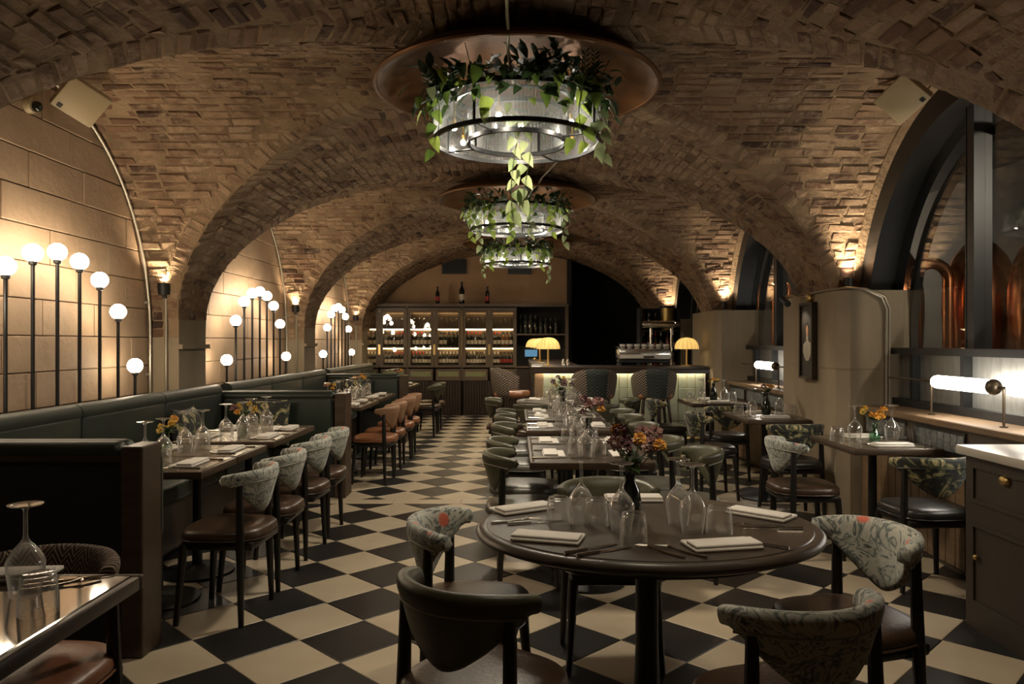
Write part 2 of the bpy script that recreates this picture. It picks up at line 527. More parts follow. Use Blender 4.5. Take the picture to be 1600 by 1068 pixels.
M['leaf_v'] = leaf_mat('pale_leaf', (.10, .14, .06), (.24, .27, .14))
M['leaf_d'] = leaf_mat('dark_leaf', (.012, .024, .010), (.055, .095, .03))
M['stem'] = pm('vine_stem', (.10, .12, .04), None, rough=.6)
M['petal_o'] = pm('orange_petal', (.62, .25, .03), (.75, .42, .06), 30.0, .6)
M['petal_y'] = pm('yellow_petal', (.70, .50, .09), (.62, .38, .05), 30.0, .6)
M['petal_p'] = pm('dusky_pink_petal', (.36, .20, .16), (.22, .10, .10), 30.0, .6)
M['petal_m'] = pm('plum_petal', (.10, .03, .045), (.16, .06, .07), 30.0, .6)
M['canvas'] = pm('dark_canvas', (.022, .018, .015), (.035, .028, .022), 6.0, .6)
M['skin'] = pm('painted_face', (.42, .22, .13), None, rough=.6)
M['white'] = pm('painted_white_dress', (.42, .38, .30), (.34, .30, .24), 12.0, .6)
M['screen'] = emit('till_screen', (.05, .14, .24), .5)
# ================================================================ the vaulted room
D1, SP, RC, Z0, BC = 4.764, 3.747, 1.60, 1.457, 1.744      # cross vaults: first bay centre, spacing, half width, springing, rise
XC, AM, ZM, BM_ = -0.113, 2.737, 1.609, 1.578               # main barrel: centre, half width, springing, rise
XL, XR, YB, YF = -3.12, 2.80, 15.05, -0.9
BAYS = [D1 + SP * k for k in range(3)]
TILE_D = .36 * CAMZ


def zmain(x):
    u = min(1.0, abs(x - XC) / AM)
    return ZM + BM_ * math.sqrt(max(0.0, 1 - u * u))


def xg(z):
    """half width of the main barrel at height z"""
    if z <= ZM: return AM
    return AM * math.sqrt(max(0.0, 1 - min(1.0, (z - ZM) / BM_) ** 2))


def halfcross(z):
    """half width of a cross vault at height z"""
    return RC * math.sqrt(max(0.0, 1 - min(1.0, max(0.0, (z - Z0) / BC)) ** 2))


def rib_range(i, x):
    """Y range of rib i (0 nearest the camera) at x"""
    h = halfcross(zmain(x))
    a = YF if i == 0 else BAYS[i - 1] + h
    b = YB if i == 3 else BAYS[i] - h
    return a, b


shell = MB()
for k, yc in enumerate(BAYS):
    for side in (-1, 1):
        rows = []
        for i in range(97):
            th = PI * i / 96
            z = Z0 + BC * math.sin(th); y = yc - RC * math.cos(th)
            xi = XC + side * xg(z); xo = XL if side < 0 else 3.02
            rows.append([(xi + (xo - xi) * j / 4, y, z) for j in range(5)])
        shell.grid(rows, flip=side > 0)
for i in range(4):
    rows = []
    for j in range(129):
        ph = PI * j / 128
        x = XC - AM * math.cos(ph); a, b = rib_range(i, x); z = ZM + BM_ * math.sin(ph)
        rows.append([(x, a + (b - a) * t / 10, z) for t in range(11)])
    shell.grid(rows)
ceiling = struct(shell.build('ceiling', M['mortar'], smooth=40), 'low vaulted ceiling of old brown brickwork with crossing arches')

# ---- bricks: individually built where they show largest, the rest as one mesh
BR = []      # (centre, axis along, axis across, normal, length, width)


def arc_table(a, b, n=600):
    P = [(-a * math.cos(PI * i / n), b * math.sin(PI * i / n)) for i in range(n + 1)]
    S = [0.0]
    for i in range(n): S.append(S[-1] + math.dist(P[i], P[i + 1]))
    return S


def arc_at(S, s):
    import bisect
    i = min(len(S) - 2, max(0, bisect.bisect_right(S, s) - 1))
    t = (s - S[i]) / max(1e-9, S[i + 1] - S[i])
    return PI * (i + t) / (len(S) - 1)


COURSE, BLEN = .074, .222
Sc = arc_table(RC, BC)
ncr = int(Sc[-1] / COURSE)
EX = Vector((1, 0, 0)); EY = Vector((0, 1, 0))
for yc in BAYS:
    for i in range(ncr):
        s = (i + .5) * Sc[-1] / ncr
        th = arc_at(Sc, s)
        z = Z0 + BC * math.sin(th); y = yc - RC * math.cos(th)
        t = Vector((0, RC * math.sin(th), BC * math.cos(th))).normalized()
        n = EX.cross(t)
        if n.z > 0 or (abs(n.z) < .05 and n.y * (y - yc) > 0): n = -n
        zl = min(Z0 + BC * math.sin(arc_at(Sc, s - COURSE / 2)), Z0 + BC * math.sin(arc_at(Sc, s + COURSE / 2)))
        for side in (-1, 1):
            x0 = abs(xg(zl)) + .135
            x1 = abs((XL if side < 0 else XR) - XC)
            x = x0 - random.random() * BLEN
            while x < x1:
                a, b = max(x, x0), min(x + BLEN - .012, x1)
                if b - a > .05:
                    BR.append((Vector((XC + side * (a + b) / 2, y, z)), EX, t, n, b - a, COURSE - .011, 0))
                x += BLEN
Sm = arc_table(AM, BM_)
ncm = int(Sm[-1] / COURSE)
for i in range(ncm):
    s = (i + .5) * Sm[-1] / ncm
    ph = arc_at(Sm, s)
    x = XC - AM * math.cos(ph); z = ZM + BM_ * math.sin(ph)
    t = Vector((AM * math.sin(ph), 0, BM_ * math.cos(ph))).normalized()
    n = t.cross(EY)
    if n.z > 0: n = -n
    xs = [XC - AM * math.cos(arc_at(Sm, s + d)) for d in (-COURSE / 2, COURSE / 2)]
    for r in range(4):
        a0 = max(rib_range(r, q)[0] for q in xs) + (.215 if r > 0 else 0)
        b0 = min(rib_range(r, q)[1] for q in xs) - (.215 if r < 3 else 0)
        if r == 0: a0 = max(a0, 1.0)
        y = a0 - random.random() * BLEN
        while y < b0:
            a, b = max(y, a0), min(y + BLEN - .012, b0)
            if b - a > .05:
                BR.append((Vector((x, (a + b) / 2, z)), EY, t, n, b - a, COURSE - .011, 1))
            y += BLEN
# ring of dressed bricks along each groin, on both sides of the edge
for k, yc in enumerate(BAYS):
    for dy in (-1, 1):
        for side in (-1, 1):
            pts = []
            for i in range(401):
                ph = PI / 2 * i / 400
                xx = XC + side * AM * math.cos(ph); zz = ZM + BM_ * math.sin(ph)
                pts.append(Vector((xx, yc + dy * halfcross(zz), zz)))
            d = 0.0; nxt = .04
            for i in range(400):
                seg = (pts[i + 1] - pts[i]).length
                if d + seg >= nxt and seg > 1e-6:
                    p = pts[i].lerp(pts[i + 1], (nxt - d) / seg)
                    tg = (pts[i + 1] - pts[i]).normalized()
                    # main barrel side
                    nm = Vector((-(p.x - XC) / AM ** 2, 0, -(max(0, p.z - ZM)) / BM_ ** 2)).normalized()
                    inn = nm.cross(tg).normalized()
                    if inn.y * dy < 0: inn = -inn
                    if abs(p.y - yc) > .12:
                        BR.append((p + inn * .105, inn, tg, nm, .195, .068, 2))
                    # cross vault side
                    nc = Vector((0, -(p.y - yc) / RC ** 2, -(p.z - Z0) / BC ** 2)).normalized()
                    ic = nc.cross(tg).normalized()
                    if ic.x * side < 0: ic = -ic
                    if abs(p.y - yc) > .12:
                        BR.append((p + ic * .066, ic, tg, nc, .115, .068, 2))
                    nxt += .080
                d += seg
camp = Vector((0, 0, CAMZ))


def shown(b):
    c, l, w, n = b[0], b[1], b[2], b[3]
    v = c - camp
    if v.y < .5: return 0
    px, py = VPX + FPX * v.x / v.y, VPY - FPX * v.z / v.y
    if not (8 < px < 1592 and 8 < py < 1060): return 0
    cosn = -n.dot(v.normalized())
    if cosn < .12: return 0
    if c.y > D1 + 1.7: return 0                        # beyond the second arch: smaller anyway
    if 590 < px < 1020 and py < 250: return 0          # behind the pendant
    return cosn * b[4] * b[5] / v.length_squared


order = sorted(range(len(BR)), key=lambda i: -shown(BR[i]))
single = set(i for i in order[:300] if shown(BR[i]) > 0)


def brick_shape(L, W, seed):
    rr = random.Random(seed)
    j = lambda a: rr.uniform(-a, a)
    H0, H1 = -.02, .007
    lo = [(-.5 * L, -.5 * W), (.5 * L, -.5 * W), (.5 * L, .5 * W), (-.5 * L, .5 * W)]
    v = [(x, y, H0) for x, y in lo]
    v += [(x + j(.010), y + j(.007), H1 - .007 + j(.005)) for x, y in lo]
    v += [(x * .86 + j(.012), y * .7 + j(.008), H1 + j(.006)) for x, y in lo]
    f = []
    for o in (0, 4):
        for k in range(4):
            f.append((o + k, o + (k + 1) % 4, o + 4 + (k + 1) % 4, o + 4 + k))
    f.append((8, 9, 10, 11))
    return v, f


variants = []
for q in range(6):
    v, f = brick_shape(.22, .069, 100 + q)
    mb = MB(); mb.add(v, f)
    variants.append(mb.mesh('brick', M['brick'], smooth=0))
stuff = MB(); rnds = []
for i, (c, l, w, n, LL, WW, kind) in enumerate(BR):
    w2 = n.cross(l).normalized()
    tilt = random.uniform(-.05, .05)
    n2 = (n + w2 * tilt + l * random.uniform(-.03, .03)).normalized()
    l2 = (l - n2 * l.dot(n2)).normalized(); w2 = n2.cross(l2)
    pr = random.uniform(-.008, .004)
    R = Matrix((l2, w2, n2)).transposed().to_4x4()
    if i in single:
        o = obj('brick', variants[i % 6], ceiling)
        o.matrix_local = Matrix.Translation(c + n2 * pr) @ R @ Matrix.Diagonal((LL / .22, WW / .069, 1, 1))
    else:
        v, f = brick_shape(LL, WW, i)
        stuff.add(v, f, Matrix.Translation(c + n2 * pr) @ R)
        rnds += [random.random() if kind < 2 else random.uniform(.5, .8)] * 12
bw = stuff.build('brickwork', M['brick'], ceiling, smooth=0)
bw['kind'] = 'stuff'
bw.data.attributes.new('rnd', 'FLOAT', 'POINT').data.foreach_set('value', rnds)

# ---- floor
fl = MB(); fl.bb(-3.2, 3.3, YF - .1, 17.2, -.12, -.006)
floor = struct(fl.build('floor', M['grout'], smooth=0), 'black and cream checkerboard tile floor laid on the diagonal')
hd = TILE_D / 2
tile_c = []
for j in range(-2, 31):
    for i in range(-8, 8):
        tile_c.append(((i - .03) * TILE_D, (j + .55) * TILE_D, 'cream'))
        tile_c.append(((i + .5 - .03) * TILE_D, (j + .05) * TILE_D, 'black'))
tile_c = [t for t in tile_c if -3.0 < t[0] < 3.05 and -.7 < t[1] < 14.9]
BAND0, BAND1 = 12.97 * TILE_D, 13.33 * TILE_D


def floor_shown(t):
    x, y, _ = t
    if y < 1.7: return 0
    px, py = VPX + FPX * x / y, VPY + FPX * CAMZ / y
    if not (-40 < px < 1640 and py < 1110): return 0
    if x < -2.0 or x > 2.35: return 0
    if BAND0 - hd < y < BAND1 + hd: return 0
    return 1 / y ** 3


to = sorted(tile_c, key=lambda t: -floor_shown(t))
singles = [t for t in to[:300] if floor_shown(t) > 0]
sset = set(singles)


def tile_poly(g=.004):
    a = hd - g * .7
    b = a - .004
    v = [(a, 0, -.012), (0, a, -.012), (-a, 0, -.012), (0, -a, -.012), (a, 0, -.002), (0, a, -.002), (-a, 0, -.002), (0, -a, -.002),
         (b, 0, 0), (0, b, 0), (-b, 0, 0), (0, -b, 0)]
    f = [(o + k, o + (k + 1) % 4, o + 4 + (k + 1) % 4, o + 4 + k) for o in (0, 4) for k in range(4)] + [(8, 9, 10, 11)]
    return v, f


tv, tf = tile_poly()
tmesh = {c: MB().add(tv, tf).mesh('floor_tile', M[c], smooth=0) for c in ('cream', 'black')}
for x, y, c in singles:
    obj('floor_tile', tmesh[c], floor, (x, y, random.uniform(-.0006, .0006)))
rest = {'cream': MB(), 'black': MB()}


def clip_y(poly, y, keep_below):
    out = []
    for a, b in zip(poly, poly[1:] + poly[:1]):
        ia = (a[1] <= y) == keep_below; ib = (b[1] <= y) == keep_below
        if ia: out.append(a)
        if ia != ib:
            t = (y - a[1]) / (b[1] - a[1]); out.append((a[0] + (b[0] - a[0]) * t, y))
    return out


for x, y, c in tile_c:
    if (x, y, c) in sset: continue
    a = hd - .003
    base = [(x + a, y), (x, y + a), (x - a, y), (x, y - a)]
    if y + hd < BAND0 or y - hd > BAND1:
        polys = [base]
    else:
        polys = [clip_y(base, BAND0, True), clip_y(base, BAND1, False)]
    for p in polys:
        if len(p) > 2: rest[c].prism(p, -.012, 0)
for c in rest:
    o = rest[c].build('tiling', M[c], floor, smooth=0); o['kind'] = 'stuff'
x = -2.9
while x < 2.9:
    MB().bb(x + .002, min(x + .598, 2.9), BAND0 + .003, BAND1 - .003, -.012, .0005).build('threshold_slab', M['cream'], floor, smooth=0)
    x += .6

# ---- left wall of plastered blocks
wl = MB(); wl.bb(XL - .25, XL, YF, YB + .2, 0, 3.35)
wall_left = struct(wl.build('wall_left', M['joint'], smooth=0), 'tan plastered block wall behind the globe lights, in three arched bays')
bh, bl = .235, .64
shapes = {}
for yc in BAYS:
    for r in range(14):
        z = .05 + r * bh + bh / 2
        y = yc - RC - .3 - (bl / 2 if r % 2 else 0) + random.uniform(-.05, .05)
        while y < yc + RC + .3:
            L_ = bl + random.uniform(-.1, .14)
            a, b = max(y, yc - RC - .02), min(y + L_ - .007, yc + RC + .02)
            lim = halfcross(min(z - bh / 2, Z0 + BC * .999)) if z - bh / 2 > Z0 else RC
            a, b = max(a, yc - lim - .12), min(b, yc + lim + .12)
            if b - a > .06 and z - bh / 2 < Z0 + BC and z > .7:
                m = MB(); pr = random.uniform(.008, .016)
                m.rbox((XL + pr / 2, (a + b) / 2, z), (pr + .02, b - a, bh - .006), .004, 1)
                m.build('plaster_block', M['plaster'], wall_left, smooth=0)
            y += L_
for i in range(4):
    yc = D1 - SP / 2 + SP * i
    m = MB(); m.bb(XL - .02, XC - AM, yc - (SP / 2 - RC), yc + (SP / 2 - RC), 0, ZM + .02)
    m.bb(XL - .02, XC - AM + .035, yc - (SP / 2 - RC) - .012, yc + (SP / 2 - RC) + .012, 1.36, 1.40)
    struct(m.build('pillar_left', M['concrete'], smooth=0),
           ['plain pier of the arch at the picture edge', 'plain concrete pier under the second arch, beside the first green booth',
            'plain concrete pier under the third arch, beside the second booth', 'plain pier under the farthest arch by the wine cabinets'][i])
# ---- right wall: concrete piers with chamfered corners
PIER_Z = 1.83
for i in range(4):
    yc = D1 - SP / 2 + SP * i
    y0, y1 = yc - .675, yc + .675
    PIER_X = 2.90 if i == 0 else 2.55
    if i == 3: y1 = 14.9
    poly = [(PIER_X + .08, y0), (3.15, y0), (3.15, y1), (PIER_X + .08, y1), (PIER_X, y1 - .08), (PIER_X, y0 + .08)]
    p = MB()
    for a, b in ((0, .62), (.626, 1.2), (1.206, PIER_Z)):
        p.prism(poly, a, b)
    ip = [(q[0] + (.005 if q[0] < 3.1 else -.005), q[1] + (.005 if q[1] < yc else -.005)) for q in poly]
    p.prism(ip, .01, PIER_Z - .01)
    p.bb(XC + AM, 3.1, yc - (SP / 2 - RC), yc + (SP / 2 - RC), PIER_Z - .02, 1.9)
    struct(p.build('pillar_right', M['concrete'], smooth=0),
           ['chamfered concrete pier nearest the camera', 'chamfered concrete pier carrying the framed portrait',
            'chamfered concrete pier at the end of the bar', 'far concrete pier behind the bar'][i])
wr = MB()
wr.bb(3.0, 3.15, YF, YB + 2, 0, .90)
wall_right = struct(wr.build('wall_right', M['woodm'], smooth=0), 'brown panelled wall below the arched windows')
# solid wall above the arches and the piers, toward the still room
for i in range(4):
    yc = D1 - SP / 2 + SP * i
    ya, yb = (YF if i == 0 else BAYS[i - 1]), (YB if i == 3 else BAYS[i])
    m = MB(); rows = []
    for j in range(41):
        y = ya + (yb - ya) * j / 40
        zt = 1.40
        for q in BAYS:
            if abs(y - q) < RC: zt = Z0 + BC * math.sqrt(1 - ((y - q) / RC) ** 2)
        inb = any(abs(y - q) < RC for q in BAYS)
        rows.append([(3.03, y, zt if inb else 0.9), (3.03, y, 3.4)])
    m.grid(rows)
    struct(m.build('wall_right_spandrel', M['mortar'], smooth=0),
           ['brown wall over the nearest pier', 'brown wall over the portrait pier', 'brown wall over the pier at the bar end', 'brown wall over the farthest pier'][i])
# ---- arched windows
for k, yc in enumerate(BAYS):
    w = obj('window_%d' % (k + 1), None); w['kind'] = 'structure'
    w['label'] = ['large arched black steel window looking onto copper stills, nearest the camera',
                  'arched black steel window beyond the portrait pier', 'farthest arched window behind the bar shelves'][k]

    def arch(name, r0, r1, x0, x1, mat, zb=.93):
        P = []
        for i in range(49):
            th = PI * i / 48
            cs, sn = math.cos(th), math.sin(th)
            ring = []
            for (rr, xx) in ((r0, x0), (r0, x1), (r1, x1), (r1, x0)):
                ring.append((xx, yc - (RC + rr) * cs, Z0 + (BC + rr) * sn))
            P.append(ring)
        st = [[(p[0], p[1], zb) for p in P[0]]] + P + [[(p[0], p[1], zb) for p in P[-1]]]
        MB().grid(st, wrap=True).build(name, mat, w)
    arch('arch_reveal', -.02, .03, 2.795, 2.90, M['mortar'], Z0)
    arch('arch_frame', -.20, .02, 2.86, 3.08, M['steel'])
    arch('inner_arch', -.42, -.36, 3.10, 3.16, M['steel'])
    arch('glazing_bar', -.24, -.19, 3.06, 3.11, M['steel'])
    ym = yc + .2
    for yy, wd in ((ym, .075), (ym + .055, .012)):
        zt = Z0 + BC * math.sqrt(1 - ((yy - yc) / RC) ** 2) - .1
        MB().bb(2.98, 3.10, yy - wd / 2, yy + wd / 2, 1.35, zt).build('mullion', M['steel'], w, smooth=0)
    MB().bb(2.94, 3.14, yc - RC + .1, yc + RC - .1, 1.325, 1.375).build('sill_bar', M['steel'], w, smooth=0)
    MB().bb(2.96, 3.12, yc - RC + .1, yc + RC - .1, .93, .985).build('bottom_bar', M['steel'], w, smooth=0)
    for a, b in ((yc - RC + .15, ym - .04), (ym + .04, yc + RC - .15)):
        poly = [(a, 1.375), (b, 1.375)]
        n = 20
        for i in range(n + 1):
            y = b + (a - b) * i / n
            poly.append((y, Z0 + (BC - .19) * math.sqrt(max(0, 1 - ((y - yc) / (RC - .14)) ** 2))))
        m = MB()
        n2 = len(poly)
        vs_ = [(3.05, p[0], p[1]) for p in poly] + [(3.058, p[0], p[1]) for p in poly]
        m.add(vs_, [tuple(range(n2)), tuple(range(2 * n2 - 1, n2 - 1, -1))] + [(q, n2 + q, n2 + (q + 1) % n2, (q + 1) % n2) for q in range(n2)])
        m.build('pane', M['pane'], w, smooth=0)
    edges = [yc - RC + .12, yc - .62, yc + .28, yc + .93, yc + RC - .12]
    for a, b in zip(edges, edges[1:]):
        MB().bb(3.03, 3.05, a + .02, b - .02, .985, 1.325).build('pewter_panel', M['pewter'], w, smooth=0)
        MB().bb(2.97, 3.06, b - .02, b + .02, .985, 1.325).build('glazing_post', M['steel'], w, smooth=0)
# ---- back wall, dark corridor, rear wall
b = MB(); b.bb(XL, .99, YB, YB + .15, 0, 3.4)
wall_back = struct(b.build('wall_back', M['backwall'], smooth=0), 'tan back wall above the wine cabinets')
for (px, py, w_, h_) in ((710, 416.5, 38, 23), (812, 419, 37, 19)):
    X, Z = (px - VPX) * YB / FPX, CAMZ + (VPY - py) * YB / FPX
    vent = MB().bb(X - w_ * YB / FPX / 2, X + w_ * YB / FPX / 2, YB - .06, YB + .02, Z - h_ * YB / FPX / 2, Z + h_ * YB / FPX / 2)
    v = vent.build('wall_speaker', M['blackp'], None, smooth=0)
    MB().bb(X - w_ * YB / FPX / 2 + .03, X + w_ * YB / FPX / 2 - .03, YB - .068, YB - .058, Z - h_ * YB / FPX / 2 + .03, Z + h_ * YB / FPX / 2 - .03).build('speaker_grille', M['steel'], v, smooth=0)
    tag(v, 'square black wall speaker high on the back wall, ' + ('above the first tall bottle' if px < 760 else 'half hidden by the farthest hanging lamp'), 'speaker')
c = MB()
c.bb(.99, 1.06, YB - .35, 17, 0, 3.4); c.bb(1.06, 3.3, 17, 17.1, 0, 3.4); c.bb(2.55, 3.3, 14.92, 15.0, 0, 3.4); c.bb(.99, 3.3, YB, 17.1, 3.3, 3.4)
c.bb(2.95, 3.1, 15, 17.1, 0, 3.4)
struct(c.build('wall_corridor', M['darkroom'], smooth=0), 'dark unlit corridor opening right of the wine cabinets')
r = MB(); r.bb(XL, 3.1, YF - .15, YF, 0, 3.4)
struct(r.build('wall_rear', M['plaster'], smooth=0), 'plain wall behind the camera')
# ---- still room beyond the windows
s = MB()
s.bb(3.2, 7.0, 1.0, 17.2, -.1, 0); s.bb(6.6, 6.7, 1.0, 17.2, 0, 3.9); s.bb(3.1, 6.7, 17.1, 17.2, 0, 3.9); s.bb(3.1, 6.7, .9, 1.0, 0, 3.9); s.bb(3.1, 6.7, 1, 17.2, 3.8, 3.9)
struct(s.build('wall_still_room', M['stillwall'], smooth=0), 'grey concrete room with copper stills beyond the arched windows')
# ================================================================ lamps
def lamp_light(kind, parent, loc, energy, color, **kw):
    d = bpy.data.lights.new(kind.lower() + '_light', kind)
    d.energy = energy; d.color = color
    for k, v in kw.items(): setattr(d, k, v)
    o = bpy.data.objects.new(kind.lower() + '_light', d)
    COL.objects.link(o); o.parent = parent; o.location = loc
    return o


# ---- globe lights on black stems along the left wall
GX, GR = -2.90, .056
HGT = [1.987, 1.953, 1.85, 1.64, 1.24]
globe_me = MB().ball((0, 0, 0), GR, 20).mesh('globe', M['globe'], 180)
neck_me = MB().lathe([(.012, -.075), (.022, -.07), (.024, -.05)], 12).mesh('collar', M['blackp'])
stem_me = {}
WHICH = ['the nearest arched bay', 'the second arched bay', 'the farthest arched bay']
for k, yc in enumerate(BAYS):
    for i in range(-4, 5):
        h = HGT[abs(i)]
        y = yc + i * .242
        if abs(i) not in stem_me:
            m = MB(); m.tube([(0, 0, .90 - h), (0, 0, -.05)], .0115, 10); m.lathe([(.03, .90 - h), (.03, .912 - h)], 12)
            stem_me[abs(i)] = m.mesh('stem', M['blackp'])
        t = thing('globe_lamp', 'globe lamp in %s, %s stem counting from its far end' % (WHICH[k], ORD[4 - i]), 'lamp', (GX, y, h), 0, 'globe lamps along the plaster wall')
        obj('globe', globe_me, t); obj('stem', stem_me[abs(i)], t); obj('collar', neck_me, t)
# ---- conduits along the left lunettes, uplights on the left piers
for k, yc in enumerate(BAYS):
    pts = []
    for i in range(40):
        th = PI * (.52 + .48 * i / 39)
        pts.append((XL + .045, yc - (RC - .035) * math.cos(th), Z0 + (BC - .035) * math.sin(th)))
    pts.append((XL + .045, yc + RC - .035, .95))
    m = MB(); m.tube(pts, .013, 8)
    c = m.build('wall_conduit', M['conduit'])
    for z in (1.15, 1.75, 2.5):
        yy = yc + (RC - .035) * (1 if z < Z0 else math.sqrt(1 - ((z - Z0) / BC) ** 2))
        MB().box((XL + .03, yy, z), (.035, .05, .02)).build('conduit_clip', M['conduit'], c, smooth=0)
    tag(c, 'grey metal conduit curving along the arched wall edge of ' + WHICH[k], 'conduit')
    # uplight
    py = yc + RC - .055
    u = thing('uplight', 'small black uplight fixed on the left pier of ' + WHICH[k] + ', washing the brick', 'uplight', (XC - AM - .10, py, 1.86), 0, 'uplights on the left piers')
    MB().lathe([(.001, -.045), (.045, -.045), (.05, .0), (.05, .05), (.042, .05), (.042, .01), (.001, .01)], 14).build('lamp_body', M['blackp'], u)
    MB().lathe([(.001, .012), (.04, .012), (.04, .02), (.001, .02)], 14).build('lens', emit('uplight_lens_%d' % k, (1, .8, .55), 10), u)
    MB().box((0, .035, -.06), (.03, .07, .03)).build('bracket', M['blackp'], u, smooth=0)
    cm = MB(); cm.tube([(0, .035, -.05), (0, .035, -.95)], .012, 8); cm.build('conduit_drop', M['conduit'], u)
    lt = lamp_light('SPOT', u, (0, 0, .06), W_UPL, (1, .76, .48), spot_size=math.radians(105), spot_blend=.8, shadow_soft_size=.03)
    lt.rotation_euler = (PI + .16, .05, 0)
# ---- uplights on the right piers
for i in (1, 2, 3):
    yc = D1 - SP / 2 + SP * i
    for dy in ((-.40,) if i < 3 else (-.45,)):
        u = thing('uplight', ['', 'small black uplight standing on the portrait pier', 'small black uplight standing on the pier at the bar end',
                              'small black uplight on the far pier behind the bar'][i], 'uplight', (2.74, yc + dy, PIER_Z + .001), 0, 'uplights on the right piers')
        MB().lathe([(.001, 0), (.05, 0), (.05, .012), (.012, .014), (.012, .03), (.036, .035), (.036, .115), (.031, .115), (.031, .08), (.001, .08)], 14).build('lamp_body', M['blackp'], u)
        MB().lathe([(.001, .082), (.03, .082), (.03, .09), (.001, .09)], 14).build('lens', emit('uplight_lens_r%d' % i, (1, .82, .6), 10), u)
        lt = lamp_light('SPOT', u, (0, 0, .12), W_UP, (1, .78, .52), spot_size=math.radians(95), spot_blend=.8, shadow_soft_size=.03)
        lt.rotation_euler = (PI + .34, .06, 0)
# ---- hanging lamps with ribbed glass rings, saucers above, plants on top
RO, RI, ZB, ZT = .52, .305, 2.675, 2.905
bulb_me = MB().ball((0, 0, 0), .017, 12).mesh('bulb', M['bulb'], 180)
cap_me = MB().lathe([(.012, .015), (.014, .05), (.006, .06), (.006, .2)], 10).mesh('bulb_holder', M['brass'])


def ring(mb, r, z, w, h, n=64):
    mb.lathe([(r - w / 2, z - h / 2), (r + w / 2, z - h / 2), (r + w / 2, z + h / 2), (r - w / 2, z + h / 2)], n, closed=True)


def glass_panel(r, a0, a1, z0, z1):
    n = max(24, int((a1 - a0) * r / .0105))
    P = []
    for z in (z0, z1):
        P.append([((r + .0034 * (1 if i % 2 else -1)) * math.cos(a0 + (a1 - a0) * i / n), (r + .0034 * (1 if i % 2 else -1)) * math.sin(a0 + (a1 - a0) * i / n), z) for i in range(n + 1)])
    return MB().grid(P)


proto = None
for k, yc in enumerate(BAYS):
    where = ['nearest the camera, over the middle tables', 'second in line', 'farthest, before the wine cabinets'][k]
    lab = 'hanging lamp of two ribbed glass rings, ' + where
    if proto is None:
        proto = thing('hanging_lamp', lab, 'lamp', (0, yc, 0), 0, 'ribbed glass hanging lamps')
        for r in (RO, RI):
            for z in (ZB, ZT - (.0 if r == RO else .05)):
                m = MB(); ring(m, r, z, .018, .026); m.build('frame_ring', M['steel'], proto)
            nseg = 4 if r == RO else 4
            off = math.radians(62)
            for q in range(nseg):
                a0 = off + q * 2 * PI / nseg; a1 = a0 + 2 * PI / nseg
                zt = ZT - (.0 if r == RO else .05)
                glass_panel(r, a0 + .012, a1 - .012, ZB + .01, zt - .01).build('ribbed_pane', M['ribbed'], proto, smooth=0)
                m = MB(); m.box(((r) * math.cos(a0), r * math.sin(a0), (ZB + zt) / 2), (.016, .016, zt - ZB)); m.build('frame_post', M['steel'], proto, smooth=0)
        for q in range(4):
            a = math.radians(62) + q * PI / 2
            m = MB(); m.tube([(RI * math.cos(a), RI * math.sin(a), ZB), (RO * math.cos(a), RO * math.sin(a), ZB)], .006, 6); m.build('spoke', M['steel'], proto)
            m = MB(); m.tube([(RO * math.cos(a), RO * math.sin(a), ZT), (.62 * math.cos(a), .62 * math.sin(a), 3.09)], .002, 5); m.build('suspension_wire', M['steel'], proto)
        for a in (200, 255, 322, 28, 90, 150):
            a = math.radians(a); x, y = .41 * math.cos(a), .41 * math.sin(a)
            bo = obj('bulb', bulb_me, proto, (x, y, ZB + .055)); obj('bulb_holder', cap_me, bo)
        dl = lamp_light('SPOT', proto, (0, 0, ZB + .02), W_DOWN, (1, .86, .66), spot_size=math.radians(150), spot_blend=.6, shadow_soft_size=.12)
        m = MB(); ring(m, .41, ZT - .01, .03, .012); m.build('planter_tray', M['steel'], proto)
        m = MB(); m.tube([(-.03, -1.75, 3.17), (-.045, -1.4, 3.11), (-.05, -1.0, 3.055), (-.045, -.88, 3.02), (-.05, -.7, 3.0), (-.03, -.5, 2.94), (-.02, -.40, 2.90)], .009, 8); m.build('power_cable', M['conduit'], proto)
        kids(proto)
        for q in kids(proto): kids(q)
    else:
        dup(proto, (0, yc, 0), math.radians(17 * k), lab)
    sc = MB()
    sc.lathe([(.02, 3.12), (.45, 3.118), (.66, 3.10), (.78, 3.07), (.85, 3.022), (.868, 3.005), (.885, 3.01), (.885, 3.03), (.80, 3.085), (.66, 3.125), (.45, 3.14), (.02, 3.145)], 72)
    s = sc.build('ceiling_saucer', M['saucer'])
    MB().lathe([(.875, 2.998), (.893, 3.0), (.9, 3.012), (.893, 3.024), (.875, 3.026), (.868, 3.012)], 72, closed=True).build('rolled_rim', M['saucer'], s)
    MB().tube([(0, 0, 3.1), (0, 0, 3.19)], .03, 10).build('ceiling_fixing', M['steel'], s)
    s.location = (0, yc, 0)
    tag(s, 'wide shallow gilded ceiling saucer above the hanging lamp ' + where, 'ceiling dish', 'gilded ceiling saucers')
# ---- unseen lamps added to light the copper in the still room
for (x, y, z, e) in ((3.9, 3.1, 2.7, 80), (5.0, 13.0, 2.9, 60)):
    t = thing('added_still_room_lamp', 'added unseen globe lamp lighting the still room, ' + ('near end' if y < 5 else 'far end'), 'lamp', (x, y, z))
    MB().ball((0, 0, 0), .08, 14).build('globe', emit('added_still_room_globe', (1, .88, .72), e / (4 * PI * .0064 * PI)), t)
    MB().tube([(0, 0, .07), (0, 0, 3.8 - z)], .008, 6).build('hanging_rod', M['steel'], t)

